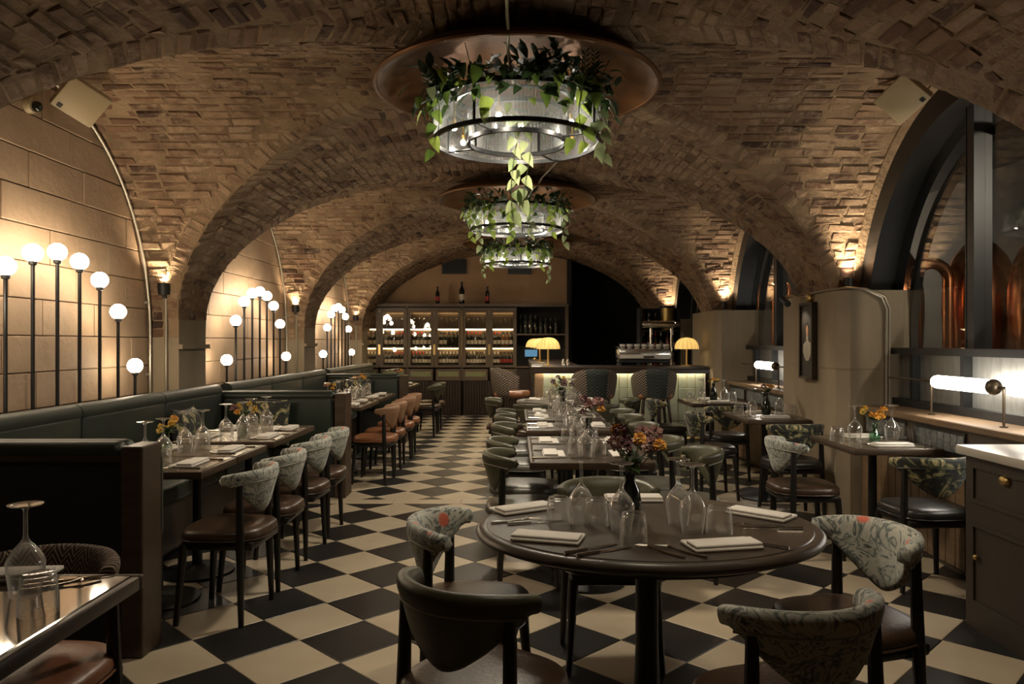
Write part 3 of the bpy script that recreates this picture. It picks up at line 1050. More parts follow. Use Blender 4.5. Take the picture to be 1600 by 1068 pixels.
# ---- unseen spotlights added above the camera to brighten the foreground tables
for i, (x, y, tx, ty) in enumerate(((-1.0, 2.1, -1.2, 4.2), (.45, 2.0, .45, 2.9), (1.5, 2.2, 1.6, 3.6))):
    z = zmain(x) - .06
    t = thing('added_spotlight', 'added unseen black spotlight on the arch above the camera, ' + ['left', 'middle', 'right'][i] + ' of three', 'spotlight', (x, y, z), 0, 'added spotlights above the camera')
    dirv = Vector((tx - x, ty - y, .5 - z)).normalized()
    rot = dirv.to_track_quat('-Z', 'Y').to_matrix().to_4x4()
    MB().lathe([(.001, .06), (.04, .06), (.04, -.07), (.034, -.07), (.034, -.03), (.001, -.03)], 16, M=rot).build('lamp_head', M['blackp'], t)
    MB().tube([(0, 0, .02), (0, 0, .08)], .012, 8).build('bracket', M['blackp'], t)
    l_ = lamp_light('SPOT', t, tuple(dirv * .075), W_ADDED_SPOT * (.6, 1.5, .7)[i], (1, .84, .62), spot_size=math.radians((100, 72, 100)[i]), spot_blend=.9, shadow_soft_size=.035)
    l_.rotation_euler = dirv.to_track_quat('-Z', 'Y').to_euler()
# ================================================================ booths along the left wall
PX1 = -1.56
BOOTH = ['nearest', 'second', 'third']
PART_Y = [(3.40, 3.56), (6.87, 7.10), (10.62, 10.85), (14.1, 14.25)]


def roll(mb, p0, p1, r, n=12, sq=.75):
    """padded roll with rounded ends"""
    p0, p1 = Vector(p0), Vector(p1)
    d = (p1 - p0).normalized()
    pts, rad = [], []
    for a in (0.02, .3, .6, .85):
        pts.append(p0 + d * r * (a - 1) * .9 + d * r * .6); rad.append(r * math.sin(math.acos(max(-1, 1 - a))))
    pts.append(p0 + d * r * .6); rad.append(r)
    pts.append(p1 - d * r * .6); rad.append(r)
    for a in (.85, .6, .3, .02):
        pts.append(p1 - d * r * (a - 1) * .9 - d * r * .6); rad.append(r * math.sin(math.acos(max(-1, 1 - a))))
    return mb.tube(pts, rad, n)


for k in range(3):
    y0, y1 = PART_Y[k][1], PART_Y[k + 1][0]
    bn = thing('banquette', 'green velvet banquette running along the wall in the %s booth' % BOOTH[k], 'bench', (0, 0, 0), 0, 'green velvet banquettes')
    n = 3
    for q in range(n):
        a, b = y0 + (y1 - y0) * q / n + .004, y0 + (y1 - y0) * (q + 1) / n - .004
        MB().rbox((-2.74, (a + b) / 2, .72), (.12, b - a, .50), .03, 3).build('back_cushion', M['velvet'], bn)
        MB().rbox((-2.48, (a + b) / 2, .43), (.52, b - a, .12), .035, 3).build('seat_cushion', M['velvet'], bn)
        m = MB(); m.tube([(-2.74, a, .975), (-2.74, b, .975)], .062, 14); m.build('top_roll', M['velvet'], bn)
    MB().bb(-2.72, -2.26, y0, y1, .06, .37).build('seat_base', M['wood'], bn, smooth=0)
    MB().bb(-2.72, -2.32, y0, y1, 0, .06).build('plinth', M['blackp'], bn, smooth=0)
    MB().bb(-2.845, -2.80, y0, y1, 0, .97).build('back_board', M['wood'], bn, smooth=0)
    tr = MB(); tr.bb(XL + .022, -2.862, y0 - .1, y1 + .1, .84, .90)
    struct(tr.build('trim_%d' % (k + 1), M['wood'], smooth=0), 'dark wooden ledge under the globe lamps, behind the %s booth' % BOOTH[k])
for k, (y0, y1) in enumerate(PART_Y[:3]):
    PX1 = -1.68 if k == 0 else -1.56
    p = thing('booth_divider', 'dark padded partition with wooden end post, ' + ['closest to the camera', 'between the first two booths', 'between the second and third booths'][k],
              'partition', (0, 0, 0), 0, 'partitions between the booths')
    MB().bb(-2.80 if k else -3.05, PX1 - .10, y0 + .02, y1 - .02, 0, .90).build('panel', M['blackp'], p, smooth=0)
    MB().bb(-2.80 if k else -3.05, PX1 - .10, y0 + .005, y1 - .005, .88, .905).build('cap', M['wood'], p, smooth=0)
    mp = MB(); mp.rbox((PX1 - .05, (y0 + y1) / 2, .475), (.10, y1 - y0 + .03, .95), .006, 1); mp.build('end_post', M['woodm'], p, smooth=0)
    yy = [y0 + .045, y1 - .045]
    for q, y in enumerate(yy):
        m = MB(); roll(m, (-2.76 if k else -3.05, y, .925), (PX1 - .115, y, .925), .045); m.build('top_roll', M['velvet'], p)
    for q, y in ((0, y0 - .012), (1, y1 + .012)):
        if k == 0 and q == 0: continue
        MB().rbox((-2.17, y, .70), (.98, .07, .40), .025, 2).build('padded_back', M['velvet'], p)


def cushion(name, label, loc, rot, mat, s=.40):
    P = []
    n = 14
    for face in (1, -1):
        rows = []
        for i in range(n + 1):
            row = []
            for j in range(n + 1):
                u, v = i / n * 2 - 1, j / n * 2 - 1
                th = .075 * (1 - u ** 4) ** .6 * (1 - v ** 4) ** .6 if abs(u) < 1 and abs(v) < 1 else 0
                pin = 1 - .10 * (1 - abs(v) ** 2) * abs(u) ** 3; pinv = 1 - .10 * (1 - abs(u) ** 2) * abs(v) ** 3
                row.append((u * s / 2 * pin, face * th, v * s / 2 * pinv))
            rows.append(row)
        P.append(rows)
    m = MB(); m.grid(P[0]); m.grid(P[1], flip=True)
    t = thing(name, label, 'cushion', loc)
    t.rotation_euler = rot
    c = m.build('cover', mat, t, 60)
    e = []
    for i in range(n + 1): e.append(P[0][i][0])
    for j in range(1, n + 1): e.append(P[0][n][j])
    for i in range(n - 1, -1, -1): e.append(P[0][i][n])
    for j in range(n - 1, 0, -1): e.append(P[0][0][j])
    MB().tube(e + [e[0]], .005, 6).build('welt', M['blackp'], t)
    return t


cushion('cushion', 'dark floral scatter cushion leaning in the far corner of the nearest booth', (-2.22, 6.70, .71), (-.2, 0, 0), M['floral_d'], .42)
cushion('cushion', 'dark floral scatter cushion leaning in the corner of the second booth', (-2.22, 10.45, .71), (-.2, 0, 0), M['floral_d'], .42)
cushion('cushion', 'dark floral scatter cushion against the wall of the nearest booth', (-2.57, 5.9, .71), (-.2, 0, PI / 2), M['floral_d'], .40)

# ================================================================ tables
TABLES = {}


def table(key, label, x0, x1, y0, y1, top='tablel', z=.75, group=None, bases=1):
    cx, cy = (x0 + x1) / 2, (y0 + y1) / 2
    t = thing('dining_table', label, 'table', (cx, cy, 0), 0, group)
    w, d = x1 - x0, y1 - y0
    MB().rbox((0, 0, z - .014), (w - .05, d - .05, .028), .003, 1).build('top', M[top], t, smooth=0)
    m = MB()
    for (c, s) in (((0, d / 2 - .0125), (w, .025)), ((0, -d / 2 + .0125), (w, .025)), ((w / 2 - .0125, 0), (.025, d - .05)), ((-w / 2 + .0125, 0), (.025, d - .05))):
        MB().rbox((c[0], c[1], z - .021), (s[0], s[1], .04), .006, 2).build('edging', M['woodm'], t)
    ys = [0] if bases == 1 else [-d * .27, d * .27]
    for yy in ys:
        m = MB(); m.lathe([(.001, 0), (.22, 0), (.22, .012), (.06, .028), (.03, .05), (.026, z - .1), (.05, z - .045), (.05, z - .04)], 28, (0, yy, 0)); m.build('pedestal', M['steel'], t)
        MB().box((0, yy, z - .034), (w * .6, .06, .012)).build('bracket', M['steel'], t, smooth=0)
    TABLES[key] = (t, z)
    return t


G1 = 'booth tables'
table('a1', 'booth table closest to the camera in the nearest booth', -2.33, -1.63, 3.90, 4.413, group=G1)
table('a2', 'middle booth table of the nearest booth', -2.33, -1.63, 4.423, 4.93, group=G1)
table('b', 'longer booth table at the far end of the nearest booth', -2.33, -1.63, 5.07, 6.08, group=G1)
table('c1', 'booth table at the near end of the second booth', -2.33, -1.60, 7.75, 8.78, group=G1)
table('c2', 'booth table at the far end of the second booth', -2.33, -1.60, 8.88, 9.92, group=G1)
table('d', 'booth table in the third booth near the wine cabinets', -2.33, -1.60, 11.4, 12.4, group=G1)
G2 = 'tables in the middle row'
table('t1', 'long dark table of the middle row, just behind the round table', .07, .77, 4.20, 5.38, group=G2, bases=2, top='tabletop')
table('t2', 'small table in the middle of the middle row', .07, .77, 5.74, 6.30, group=G2, top='tabletop')
table('t3', 'dark table of the middle row, farthest from the camera', .07, .77, 6.52, 7.55, group=G2, bases=2, top='tabletop')
G3 = 'tables along the right side'
table('r1', 'square table in front of the nearest tube lamp', 2.11, 2.68, 4.73, 5.45, group=G3, top='tablel')
table('r2', 'square table beside the portrait pier', 1.98, 2.54, 6.50, 7.30, group=G3, top='tablel')
table('r3', 'square table near the end of the bar', 1.90, 2.52, 8.20, 8.95, group=G3, top='tablel')
table('f', 'polished table in the bottom left corner of the picture', -1.75, -1.08, 1.45, 2.19, top='tablef')


def round_table(key, label, cx, cy, rx, ry, z=.75, four=True):
    t = thing('round_table', label, 'table', (cx, cy, 0))
    MB().lathe([(.001, z), (.93, z), (.935, z - .004), (.94, z - .003), (.975, z - .003), (.995, z - .012), (1.0, z - .022), (.99, z - .034), (.95, z - .045), (.9, z - .05), (.001, z - .05)][::-1], 96, sx=rx, sy=ry).build('top', M['tabletop'], t, 40)
    MB().lathe([(.80, z - .05), (.82, z - .05), (.82, z - .075), (.80, z - .075)], 64, sx=rx, sy=ry, closed=True).build('apron', M['wood'], t)
    m = MB(); m.lathe([(.001, 0), (.30, 0), (.30, .014), (.12, .035), (.05, .06), (.042, .3), (.042, z - .1), (.09, z - .052)], 28); m.build('pedestal', M['steel'], t)
    TABLES[key] = (t, z)
    return t


RT = (.48, 2.795)
round_table('rt', 'large dark round table in the foreground laid for four', RT[0], RT[1], .633, .525)
round_table('rt2', 'small dark round table in front of the bar', .52, 8.72, .53, .53)

# ================================================================ chairs
def chair(name, label, back, seat, trim='piping', frame='legs', back_in=None):
    t = thing(name, label, 'chair')
    A = math.radians(78)
    n = 28
    # seat: rounded pad
    rows = []
    prof = [(.90, 0), (.98, .008), (1.0, .025), (.985, .045), (.93, .058), (.75, .066), (.4, .069), (.02, .070)]
    for s, z in prof:
        row = []
        for i in range(40):
            a = 2 * PI * i / 40
            c, sn = math.cos(a), math.sin(a)
            e = 2 / 3.2
            x = .215 * abs(c) ** e * (1 if c > 0 else -1); y = .215 * abs(sn) ** e * (1 if sn > 0 else -1)
            x *= 1 + .06 * (y / .215)
            row.append((x * s, y * s, .415 + z))
        rows.append(row)
    m = MB(); m.grid(rows, wrap=True); m.add(rows[0], [tuple(range(39, -1, -1))]); m.add(rows[-1], [tuple(range(40))])
    st = m.build('seat', M[seat], t, 60)
    ring_ = [(p[0] * 1.003, p[1] * 1.003, .425) for p in rows[2]]
    MB().tube(ring_ + [ring_[0]], .004, 6).build('seat_welt', M[seat], st)
    fr = MB(); fr.rbox((0, 0, .395), (.375, .37, .045), .015, 2); fr.build('seat_frame', M[frame], t)
    # curved back
    sec = []
    for i in range(n + 1):
        a = -A + 2 * A * i / n
        u = abs(a) / A
        top = .775 - .022 * u ** 3
        bot = .535 + .165 * min(1, u * 1.12) ** 1.6
        th = .026 - .006 * u
        lean = .03
        ring_ = []
        zc, hz = (top + bot) / 2, (top - bot) / 2
        for q in range(16):
            b = 2 * PI * q / 16
            cb, sb = math.cos(b), math.sin(b)
            rr = th * (abs(cb) ** .8) * (1 if cb > 0 else -1)
            zz = zc + hz * (abs(sb) ** .55) * (1 if sb > 0 else -1)
            if zz > top - .05: rr *= 1.25
            r = .198 + rr + lean * ((zz - .65) / .12)
            ring_.append((r * math.sin(a), -r * .96 * math.cos(a), zz))
        sec.append(ring_)
    m = MB(); m.grid(sec, wrap=True)
    for sgn, ring_ in ((1, sec[0]), (-1, sec[-1])):
        c = Vector((0, 0, 0))
        for p in ring_: c += Vector(p)
        c /= 16
        c += Vector((0, .018, 0))
        m.add([tuple(c)] + ring_, [(0, 1 + (q + 1) % 16, 1 + q) if sgn > 0 else (0, 1 + q, 1 + (q + 1) % 16) for q in range(16)])
    bk = m.build('backrest', M[back], t, 70)
    pts = []
    for i in range(n + 1):
        a = -A * .86 + 2 * A * .86 * i / n
        u = abs(a) / A
        r = .198 + .030 - .006 * u + .012
        pts.append((r * math.sin(a), -r * .96 * math.cos(a), .775 - .022 * u ** 3 - .062))
    MB().tube(pts, .0045, 6).build('back_welt', M[trim], bk)
    # legs
    for sx in (-1, 1):
        a = math.radians(56) * sx
        bx, by =   .222 * math.sin(a), -.222 * .96 * math.cos(a)
        m = MB(); m.tube([(bx * 1.12, by * 1.14, 0), (bx * 1.03, by * 1.04, .42), (bx, by, .70)], [.014, .022, .017], 10); m.build('leg', M[frame], t)
        m = MB(); m.tube([(sx * .20, .20, 0), (sx * .175, .17, .40)], [.014, .022], 10); m.build('leg', M[frame], t)
        m = MB(); m.tube([(bx * 1.04, by * 1.04, .395), (sx * .17, -.1, .395)], .016, 8); m.build('seat_rail', M[frame], t)
    return t


ch_floral = chair('dining_chair', '', 'floral', 'leather_b')
ch_green = chair('dining_chair', '', 'leather_g', 'leather_b')
ch_green2 = chair('dining_chair', '', 'leather_g', 'seat_g')
ch_tan = chair('dining_chair', '', 'tan', 'leather_r', trim='tan')
ch_weave = chair('dining_chair', '', 'weave', 'leather_r', trim='leather_b')
ch_dark = chair('dining_chair', '', 'floral_d', 'leather_k', trim='blackp')
H_ = PI / 2
g = 'chairs around the round table'
put(ch_floral, (-.17, 2.80, 0), -H_ - .12, 'floral-backed chair at the left of the foreground round table', g)
put(ch_green, (-.10, 2.16, 0), -.62, 'olive green leather chair in the foreground, front left of the round table', g)
put(ch_floral, (.72, 2.03, 0), .30, 'floral-backed chair in the foreground, front right of the round table', g)
put(ch_floral, (1.15, 2.64, 0), 1.88, 'floral-backed chair at the right of the foreground round table', g)
put(ch_green, (.42, 3.42, 0), PI, 'green chair on the far side of the foreground round table', g)
put(ch_weave, (-1.43, 2.20, 0), PI - .06, 'chair with woven herringbone back and russet seat at the corner table')
g = 'floral chairs along the nearest booth'
for i, y in enumerate((3.97, 4.50, 5.12, 5.66)):
    put(ch_floral, (-1.50, y, 0), H_ + random.uniform(-.05, .05), '%s floral-backed chair from the camera along the nearest booth' % ORD[i], g)
g = 'tan chairs along the second booth'
for i, y in enumerate((7.72, 8.25, 8.98, 9.52)):
    put(ch_tan, (-1.44, y, 0), H_ + random.uniform(-.05, .05), '%s tan leather chair from the camera along the second booth' % ORD[i], g)
g = 'green chairs along the third booth'
for i, y in enumerate((11.5, 12.15)):
    put(ch_green, (-1.38, y, 0), H_, '%s green chair at the third booth before the wine cabinets' % ['nearer', 'farther'][i], g)
g = 'green chairs along the middle row'
for i, y in enumerate((4.50, 5.08, 6.02, 6.74, 7.29)):
    put(ch_green2, (.03, y, 0), -H_ + random.uniform(-.06, .06), '%s olive green chair from the camera, aisle side of middle row' % ORD[i], g)
for i, y in enumerate((4.62, 5.16, 6.05, 6.74, 7.29)):
    put(ch_green2, (.90 if i else 1.02, y, 0), H_ + random.uniform(-.08, .08), '%s olive green chair from the camera, bar side of middle row' % ORD[i], g)
g = 'green chairs around the small round table'
for (x, y, r, lb) in ((-.14, 8.75, -H_, 'left of'), (.20, 8.05, -.25, 'front left of'), (.84, 8.05, .25, 'front right of'), (1.18, 8.75, H_, 'right of')):
    put(ch_green, (x, y, 0), r, 'olive green armchair %s the small round table by the bar' % lb, g)
g = 'chairs at the right side tables'
put(ch_dark, (2.38, 4.42, 0), .05, 'dark floral chair with its back to the camera at the nearest right table', g)
put(ch_floral, (1.92, 5.10, 0), -H_, 'floral chair on the aisle side of the nearest right table', g)
put(ch_dark, (2.24, 6.15, 0), .05, 'dark floral chair with its back to the camera beside the portrait pier', g)
put(ch_dark, (1.78, 6.95, 0), -H_, 'dark floral chair on the aisle side of the table by the portrait pier', g)
put(ch_dark, (2.16, 7.84, 0), .05, 'dark floral chair with its back to the camera near the bar end', g)
put(ch_dark, (1.70, 8.60, 0), -H_, 'dark floral chair on the aisle side of the table near the bar end', g)

# ---- bar stools
def stool(label):
    t = thing('bar_stool', label, 'bar stool', group='bar stools')
    MB().rbox((0, .02, .745), (.42, .40, .08), .035, 3).build('seat', M['leather_r'], t)
    n = 26; A = math.radians(100)
    sec = []; cen = []
    for i in range(n + 1):
        a = -A + 2 * A * i / n; u = abs(a) / A
        top = 1.085 - .20 * max(0, u - .25) ** 1.5; bot = .715
        ring_ = []
        for q in range(14):
            b = 2 * PI * q / 14; cb, sb = math.cos(b), math.sin(b)
            zz = (top + bot) / 2 + (top - bot) / 2 * abs(sb) ** .5 * (1 if sb > 0 else -1)
            r = .235 + .022 * cb + .055 * (zz - .72) / .36
            ring_.append((r * math.sin(a), -r * .92 * math.cos(a), zz))
        sec.append(ring_)
    m = MB(); m.grid(sec, wrap=True); m.add(sec[0], [tuple(range(13, -1, -1))]); m.add(sec[-1], [tuple(range(14))])
    m.build('shell_back', M['hound'], t, 60)
    rows = []
    for z in (.73, .82, .91, 1.0, 1.06):
        r = .235 + .026 + .055 * (z - .72) / .36
        rows.append([(r * math.sin(a), -r * .92 * math.cos(a), z) for a in [(-.46 + .92 * i / 10) for i in range(11)]])
    rows.append([((.235 + .055) * math.sin(a), -(.29) * .92 * math.cos(a), 1.089) for a in [(-.44 + .88 * i / 10) for i in range(11)]])
    MB().grid(rows).build('back_panel', M['chevron'], t, 60)
    for sx in (-1, 1):
        for sy, top in ((-1, (-.15)), (1, .16)):
            MB().tube([(sx * .225, sy * .215, 0), (sx * .15, top, .71)], [.014, .022], 10).build('leg', M['wood'], t)
        MB().tube([(sx * .20, -.19, .36), (sx * .20, .19, .36)], .011, 8).build('side_rail', M['wood'], t)
    for sy in (-1, 1):
        MB().tube([(-.20, sy * .19, .33), (.20, sy * .19, .33)], .011, 8).build('foot_rail', M['wood'], t)
    return t


bs = stool('')
put(bs, (.97, 9.52, 0), .05, 'patterned bar stool at the middle of the bar, back to the camera')
put(bs, (1.72, 9.52, 0), .0, 'patterned bar stool nearest the right end of the bar')
put(bs, (-.08, 9.85, 0), -H_ - .25, 'patterned bar stool turned sideways at the left end of the bar')
# ================================================================ bar
BX0, BX1, BY0 = .24, 2.46, 9.92
bar = thing('bar_counter', 'bar counter clad in pale sage tiles with gold joints and dark top', 'bar')
MB().bb(BX0, BX1, BY0 + .012, BY0 + .5, 0, 1.01).build('carcass', M['bargrout'], bar, smooth=0)
MB().bb(BX0, BX0 + .6, BY0 + .5, 14.1, 0, 1.01).build('return_carcass', M['wood'], bar, smooth=0)
MB().rbox(((BX0 + BX1) / 2, BY0 + .25, 1.08), (BX1 - BX0 + .10, .66, .04), .008, 2).build('worktop', M['wood'], bar)
MB().rbox(((BX0 + BX1) / 2, BY0 - .07, 1.035), (BX1 - BX0 + .10, .022, .055), .004, 1).build('front_lip', M['wood'], bar)
MB().bb(BX0, BX1, BY0 + .012, BY0 + .5, 1.01, 1.06).build('top_batten', M['wood'], bar, smooth=0)
MB().rbox((BX0 + .3, BY0 + 2.36, 1.055), (.66, 3.56, .088), .008, 2).build('return_worktop', M['wood'], bar)
tw, n = .111, 19
x0 = BX0 + .10
zr = [.03, .165, .385, .60, .815, 1.005]
tmeshes = {}
for i in range(n):
    for j in range(5):
        h = zr[j + 1] - zr[j]
        if j not in tmeshes:
            tmeshes[j] = MB().rbox((0, 0, 0), (tw - .010, .016, h - (.003 if j not in (0,) else .018)), .003, 1).mesh('wall_tile', M['bartile'], 0)
        obj('tile', tmeshes[j], bar, (x0 + tw * (i + .5), BY0 + .005, (zr[j] + zr[j + 1]) / 2))
MB().bb(BX0 - .005, BX0 + .097, BY0 - .006, BY0 + .02, 0, 1.01).build('end_stile', M['woodl'], bar, smooth=0)
MB().bb(BX1 - .012, BX1 + .012, BY0 - .012, BY0 + .5, 0, 1.01).build('end_panel', M['marble'], bar, smooth=0)
MB().bb(BX0 + .02, BX1 - .02, BY0 - .052, BY0 - .034, 1.045, 1.056).build('led_strip', emit('bar_led', (1, .86, .60), 34), bar, smooth=0)
m = MB(); m.tube([(BX0 + .1, BY0 - .10, .17), (BX1, BY0 - .10, .17)], .014, 10)
for x in (BX0 + .3, 1.3, BX1 - .2): m.tube([(x, BY0 - .10, .17), (x, BY0, .17)], .010, 8)
m.build('foot_rail', M['brass'], bar)

# ---- scalloped table lamps on the bar
shade = bpy.data.materials.new('pleated_shade'); shade.use_nodes = True
nt = shade.node_tree; b = nt.nodes['Principled BSDF']
b.inputs['Base Color'].default_value = rgb((.75, .58, .26)); b.inputs['Roughness'].default_value = .7
b.inputs['Emission Color'].default_value = rgb((1.0, .66, .22)); b.inputs['Emission Strength'].default_value = .32
tl = N(nt, 'ShaderNodeBsdfTranslucent'); tl.inputs[0].default_value = rgb((.85, .68, .34))
mx = N(nt, 'ShaderNodeMixShader', n_0=.5)
nt.links.new(b.outputs[0], mx.inputs[1]); nt.links.new(tl.outputs[0], mx.inputs[2]); nt.links.new(mx.outputs[0], nt.nodes['Material Output'].inputs[0])


def bar_lamp():
    t = thing('table_lamp', '', 'lamp', group='scalloped lamps on the bar')
    rows = []
    for q in range(11):
        a = PI / 2 * q / 10
        r = .155 * math.cos(a) ** .75 if q < 10 else .012
        z = .225 + .155 * math.sin(a)
        rows.append([(r * (1 + .05 * abs(math.sin(8 * an))) * math.cos(an), r * (1 + .05 * abs(math.sin(8 * an))) * math.sin(an), z) for an in [2 * PI * k / 96 for k in range(96)]])
    sh = MB().grid(rows, wrap=True).build('shade', shade, t, 60)
    for k in range(16):
        an = 2 * PI * k / 16
        MB().tube([(p[0] * math.cos(an), p[0] * math.sin(an), p[1]) for p in [((.157 * math.cos(PI / 2 * q / 8) ** .75 if q < 8 else .012), .225 + .156 * math.sin(PI / 2 * q / 8)) for q in range(9)]], .0022, 5).build('shade_rib', M['brass'], sh)
    MB().lathe([(.001, 0), (.075, 0), (.075, .008), (.02, .016), (.013, .03), (.013, .26), (.001, .26)], 20).build('base', M['brass'], t)
    MB().ball((0, 0, .285), .022, 12).build('bulb', emit('bar_lamp_bulb', (1, .76, .42), 30), t)
    return t


bl_ = bar_lamp()
put(bl_, (.42, 10.22, 1.10), 0, 'yellow scalloped table lamp at the front left corner of the bar')
put(bl_, (.38, 12.6, 1.10), .3, 'yellow scalloped table lamp half hidden behind the front left bar lamp')
put(bl_, (.32, 13.85, 1.10), .5, 'farthest scalloped lamp glowing orange on the bar return')
put(bl_, (2.29, 10.2, 1.10), .2, 'yellow scalloped table lamp at the right end of the bar')

# ---- coffee machine, cups, till screen
cmx = thing('coffee_machine', 'long chrome coffee machine standing on the bar', 'coffee machine', (1.72, 10.30, 1.101))
MB().rbox((0, 0, .155), (.72, .30, .15), .02, 2).build('body', M['chrome'], cmx)
MB().rbox((0, -.02, .06), (.70, .22, .05), .01, 1).build('drip_tray', M['steel'], cmx)
MB().bb(-.34, .34, -.155, -.145, .10, .15).build('front_panel', M['marble'], cmx, smooth=0)
MB().bb(-.02, .12, -.162, -.153, .105, .13).build('badge', M['blackp'], cmx, smooth=0)
for sx in (-.33, .33):
    for sy in (-.1, .1): MB().lathe([(.02, 0), (.02, .04)], 8, (sx, sy, 0)).build('foot', M['steel'], cmx)
m = MB()
for p in (((-.36, -.15, .25), (.36, -.15, .25)), ((-.36, .15, .25), (.36, .15, .25)), ((-.36, -.15, .25), (-.36, .15, .25)), ((.36, -.15, .25), (.36, .15, .25))): m.tube(p, .006, 6)
for sx in (-.36, .36): m.tube([(sx, -.15, .20), (sx, -.15, .25)], .006, 6)
m.build('cup_rail', M['chrome'], cmx)
cup_me = MB().lathe([(.001, .002), (.03, 0), (.04, .03), (.043, .06), (.040, .06), (.036, .03), (.001, .012)][::-1], 14).mesh('cup', M['cup'])
for i in range(7):
    c = obj('coffee_cup', cup_me, None, (1.72 - .29 + i * .098, 10.24, 1.332))
    tag(c, 'white coffee cup on top of the coffee machine, ' + ordinal(i, 7), 'cup', 'cups on the coffee machine')
ts = thing('till_screen', 'small blue-lit till screen behind the bar lamps', 'screen', (.13 + .42, 13.2, 1.10))
MB().rbox((-.30, .3, .12), (.24, .03, .15), .006, 1).build('bezel', M['blackp'], ts)
MB().bb(-.41, -.19, .28, .284, .06, .18).build('display', M['screen'], ts, smooth=0)
MB().bb(-.33, -.27, .3, .36, 0, .05).build('stand', M['blackp'], ts, smooth=0)
for i, x in enumerate((.62, .68)):
    s = MB().lathe([(.001, 0), (.02, 0), (.022, .05), (.012, .075), (.014, .09), (.001, .1)], 12).build('salt_shaker', M['chrome'])
    s.location = (x, 10.12, 1.101); tag(s, ['left', 'right'][i] + ' one of two slim shakers beside the front bar lamp', 'shaker')

# ---- back bar shelving behind the bar, right
bb_ = thing('back_bar_shelf', 'dark back bar shelving crowded with bottles and glasses', 'shelf', (2.02, 12.3, 0))
for x in (0, .62): MB().bb(x - .02, x + .02, 0, .34, 0, 1.98).build('upright', M['blackp'], bb_, smooth=0)
for z in (.95, 1.28, 1.6): MB().bb(0, .62, 0, .34, z - .015, z + .015).build('shelf', M['blackp'], bb_, smooth=0)
MB().bb(0, .62, .33, .345, 0, 1.98).build('back_panel', M['darkroom'], bb_, smooth=0)
fo = thing('draught_font', 'polished steel draught pipe lying across the back bar', 'beer font', (2.30, 12.12, 0))
MB().lathe([(.001, -.30), (.04, -.30), (.06, -.27), (.06, .22), (.045, .24), (.045, .30), (.001, .30)], 20, M=Matrix.Translation((0, 0, 1.70)) @ Matrix.Rotation(H_, 4, 'Y')).build('pipe', M['chrome'], fo)
for x in (-.15, .18):
    MB().tube([(x, 0, 1.65), (x, 0, 0)], .022, 10).build('leg', M['chrome'], fo)
    MB().tube([(x, -.05, 1.66), (x, -.09, 1.6), (x, -.09, 1.54)], .012, 8).build('tap', M['chrome'], fo)
cw = thing('copper_canister', 'tall copper canister with dark lid on the back bar', 'canister', (2.48, 12.47, 1.616))
MB().lathe([(.001, 0), (.11, 0), (.115, .02), (.115, .36), (.001, .36)], 20).build('body', M['brass'], cw)
MB().lathe([(.001, .36), (.12, .36), (.12, .40), (.001, .41)], 20).build('lid', M['blackp'], cw)

# ================================================================ bottles
def bottle_mesh(h=.30, r=.037):
    return [(.001, 0), (r * .9, 0), (r, .008), (r, h * .60), (r * .85, h * .68), (r * .42, h * .77), (r * .36, h * .82), (r * .36, h * .97), (r * .42, h * .975), (r * .40, h), (.001, h)]


BOT = {k: MB().lathe(bottle_mesh(), 10).mesh('bottle_glass', M[m]) for k, m in (('k', 'bottle'), ('a', 'bottle_a'), ('s', 'bottle_s'))}
LAB = {k: MB().lathe([(.0376, .05), (.0376, .13)], 10, a0=-PI * .95, a1=-PI * .05).mesh('paper_label', M[m], 60) for k, m in (('w', 'label'), ('r', 'label_r'))}
CAP = {k: MB().lathe([(.0150, .245), (.0165, .26), (.0172, .301), (.001, .303)], 10).mesh('capsule', M[m]) for k, m in (('r', 'cap_r'), ('k', 'cap_k'), ('w', 'cap_w'))}


def bottle(loc, body, lab, cap, label, group=None, s=1.0, cat='bottle'):
    t = obj('wine_bottle', BOT[body], None, loc, (0, 0, random.uniform(-.4, .4)), (s, s, s))
    tag(t, label, cat, group)
    if lab: obj('paper_label', LAB[lab], t)
    if cap: obj('capsule', CAP[cap], t)
    return t


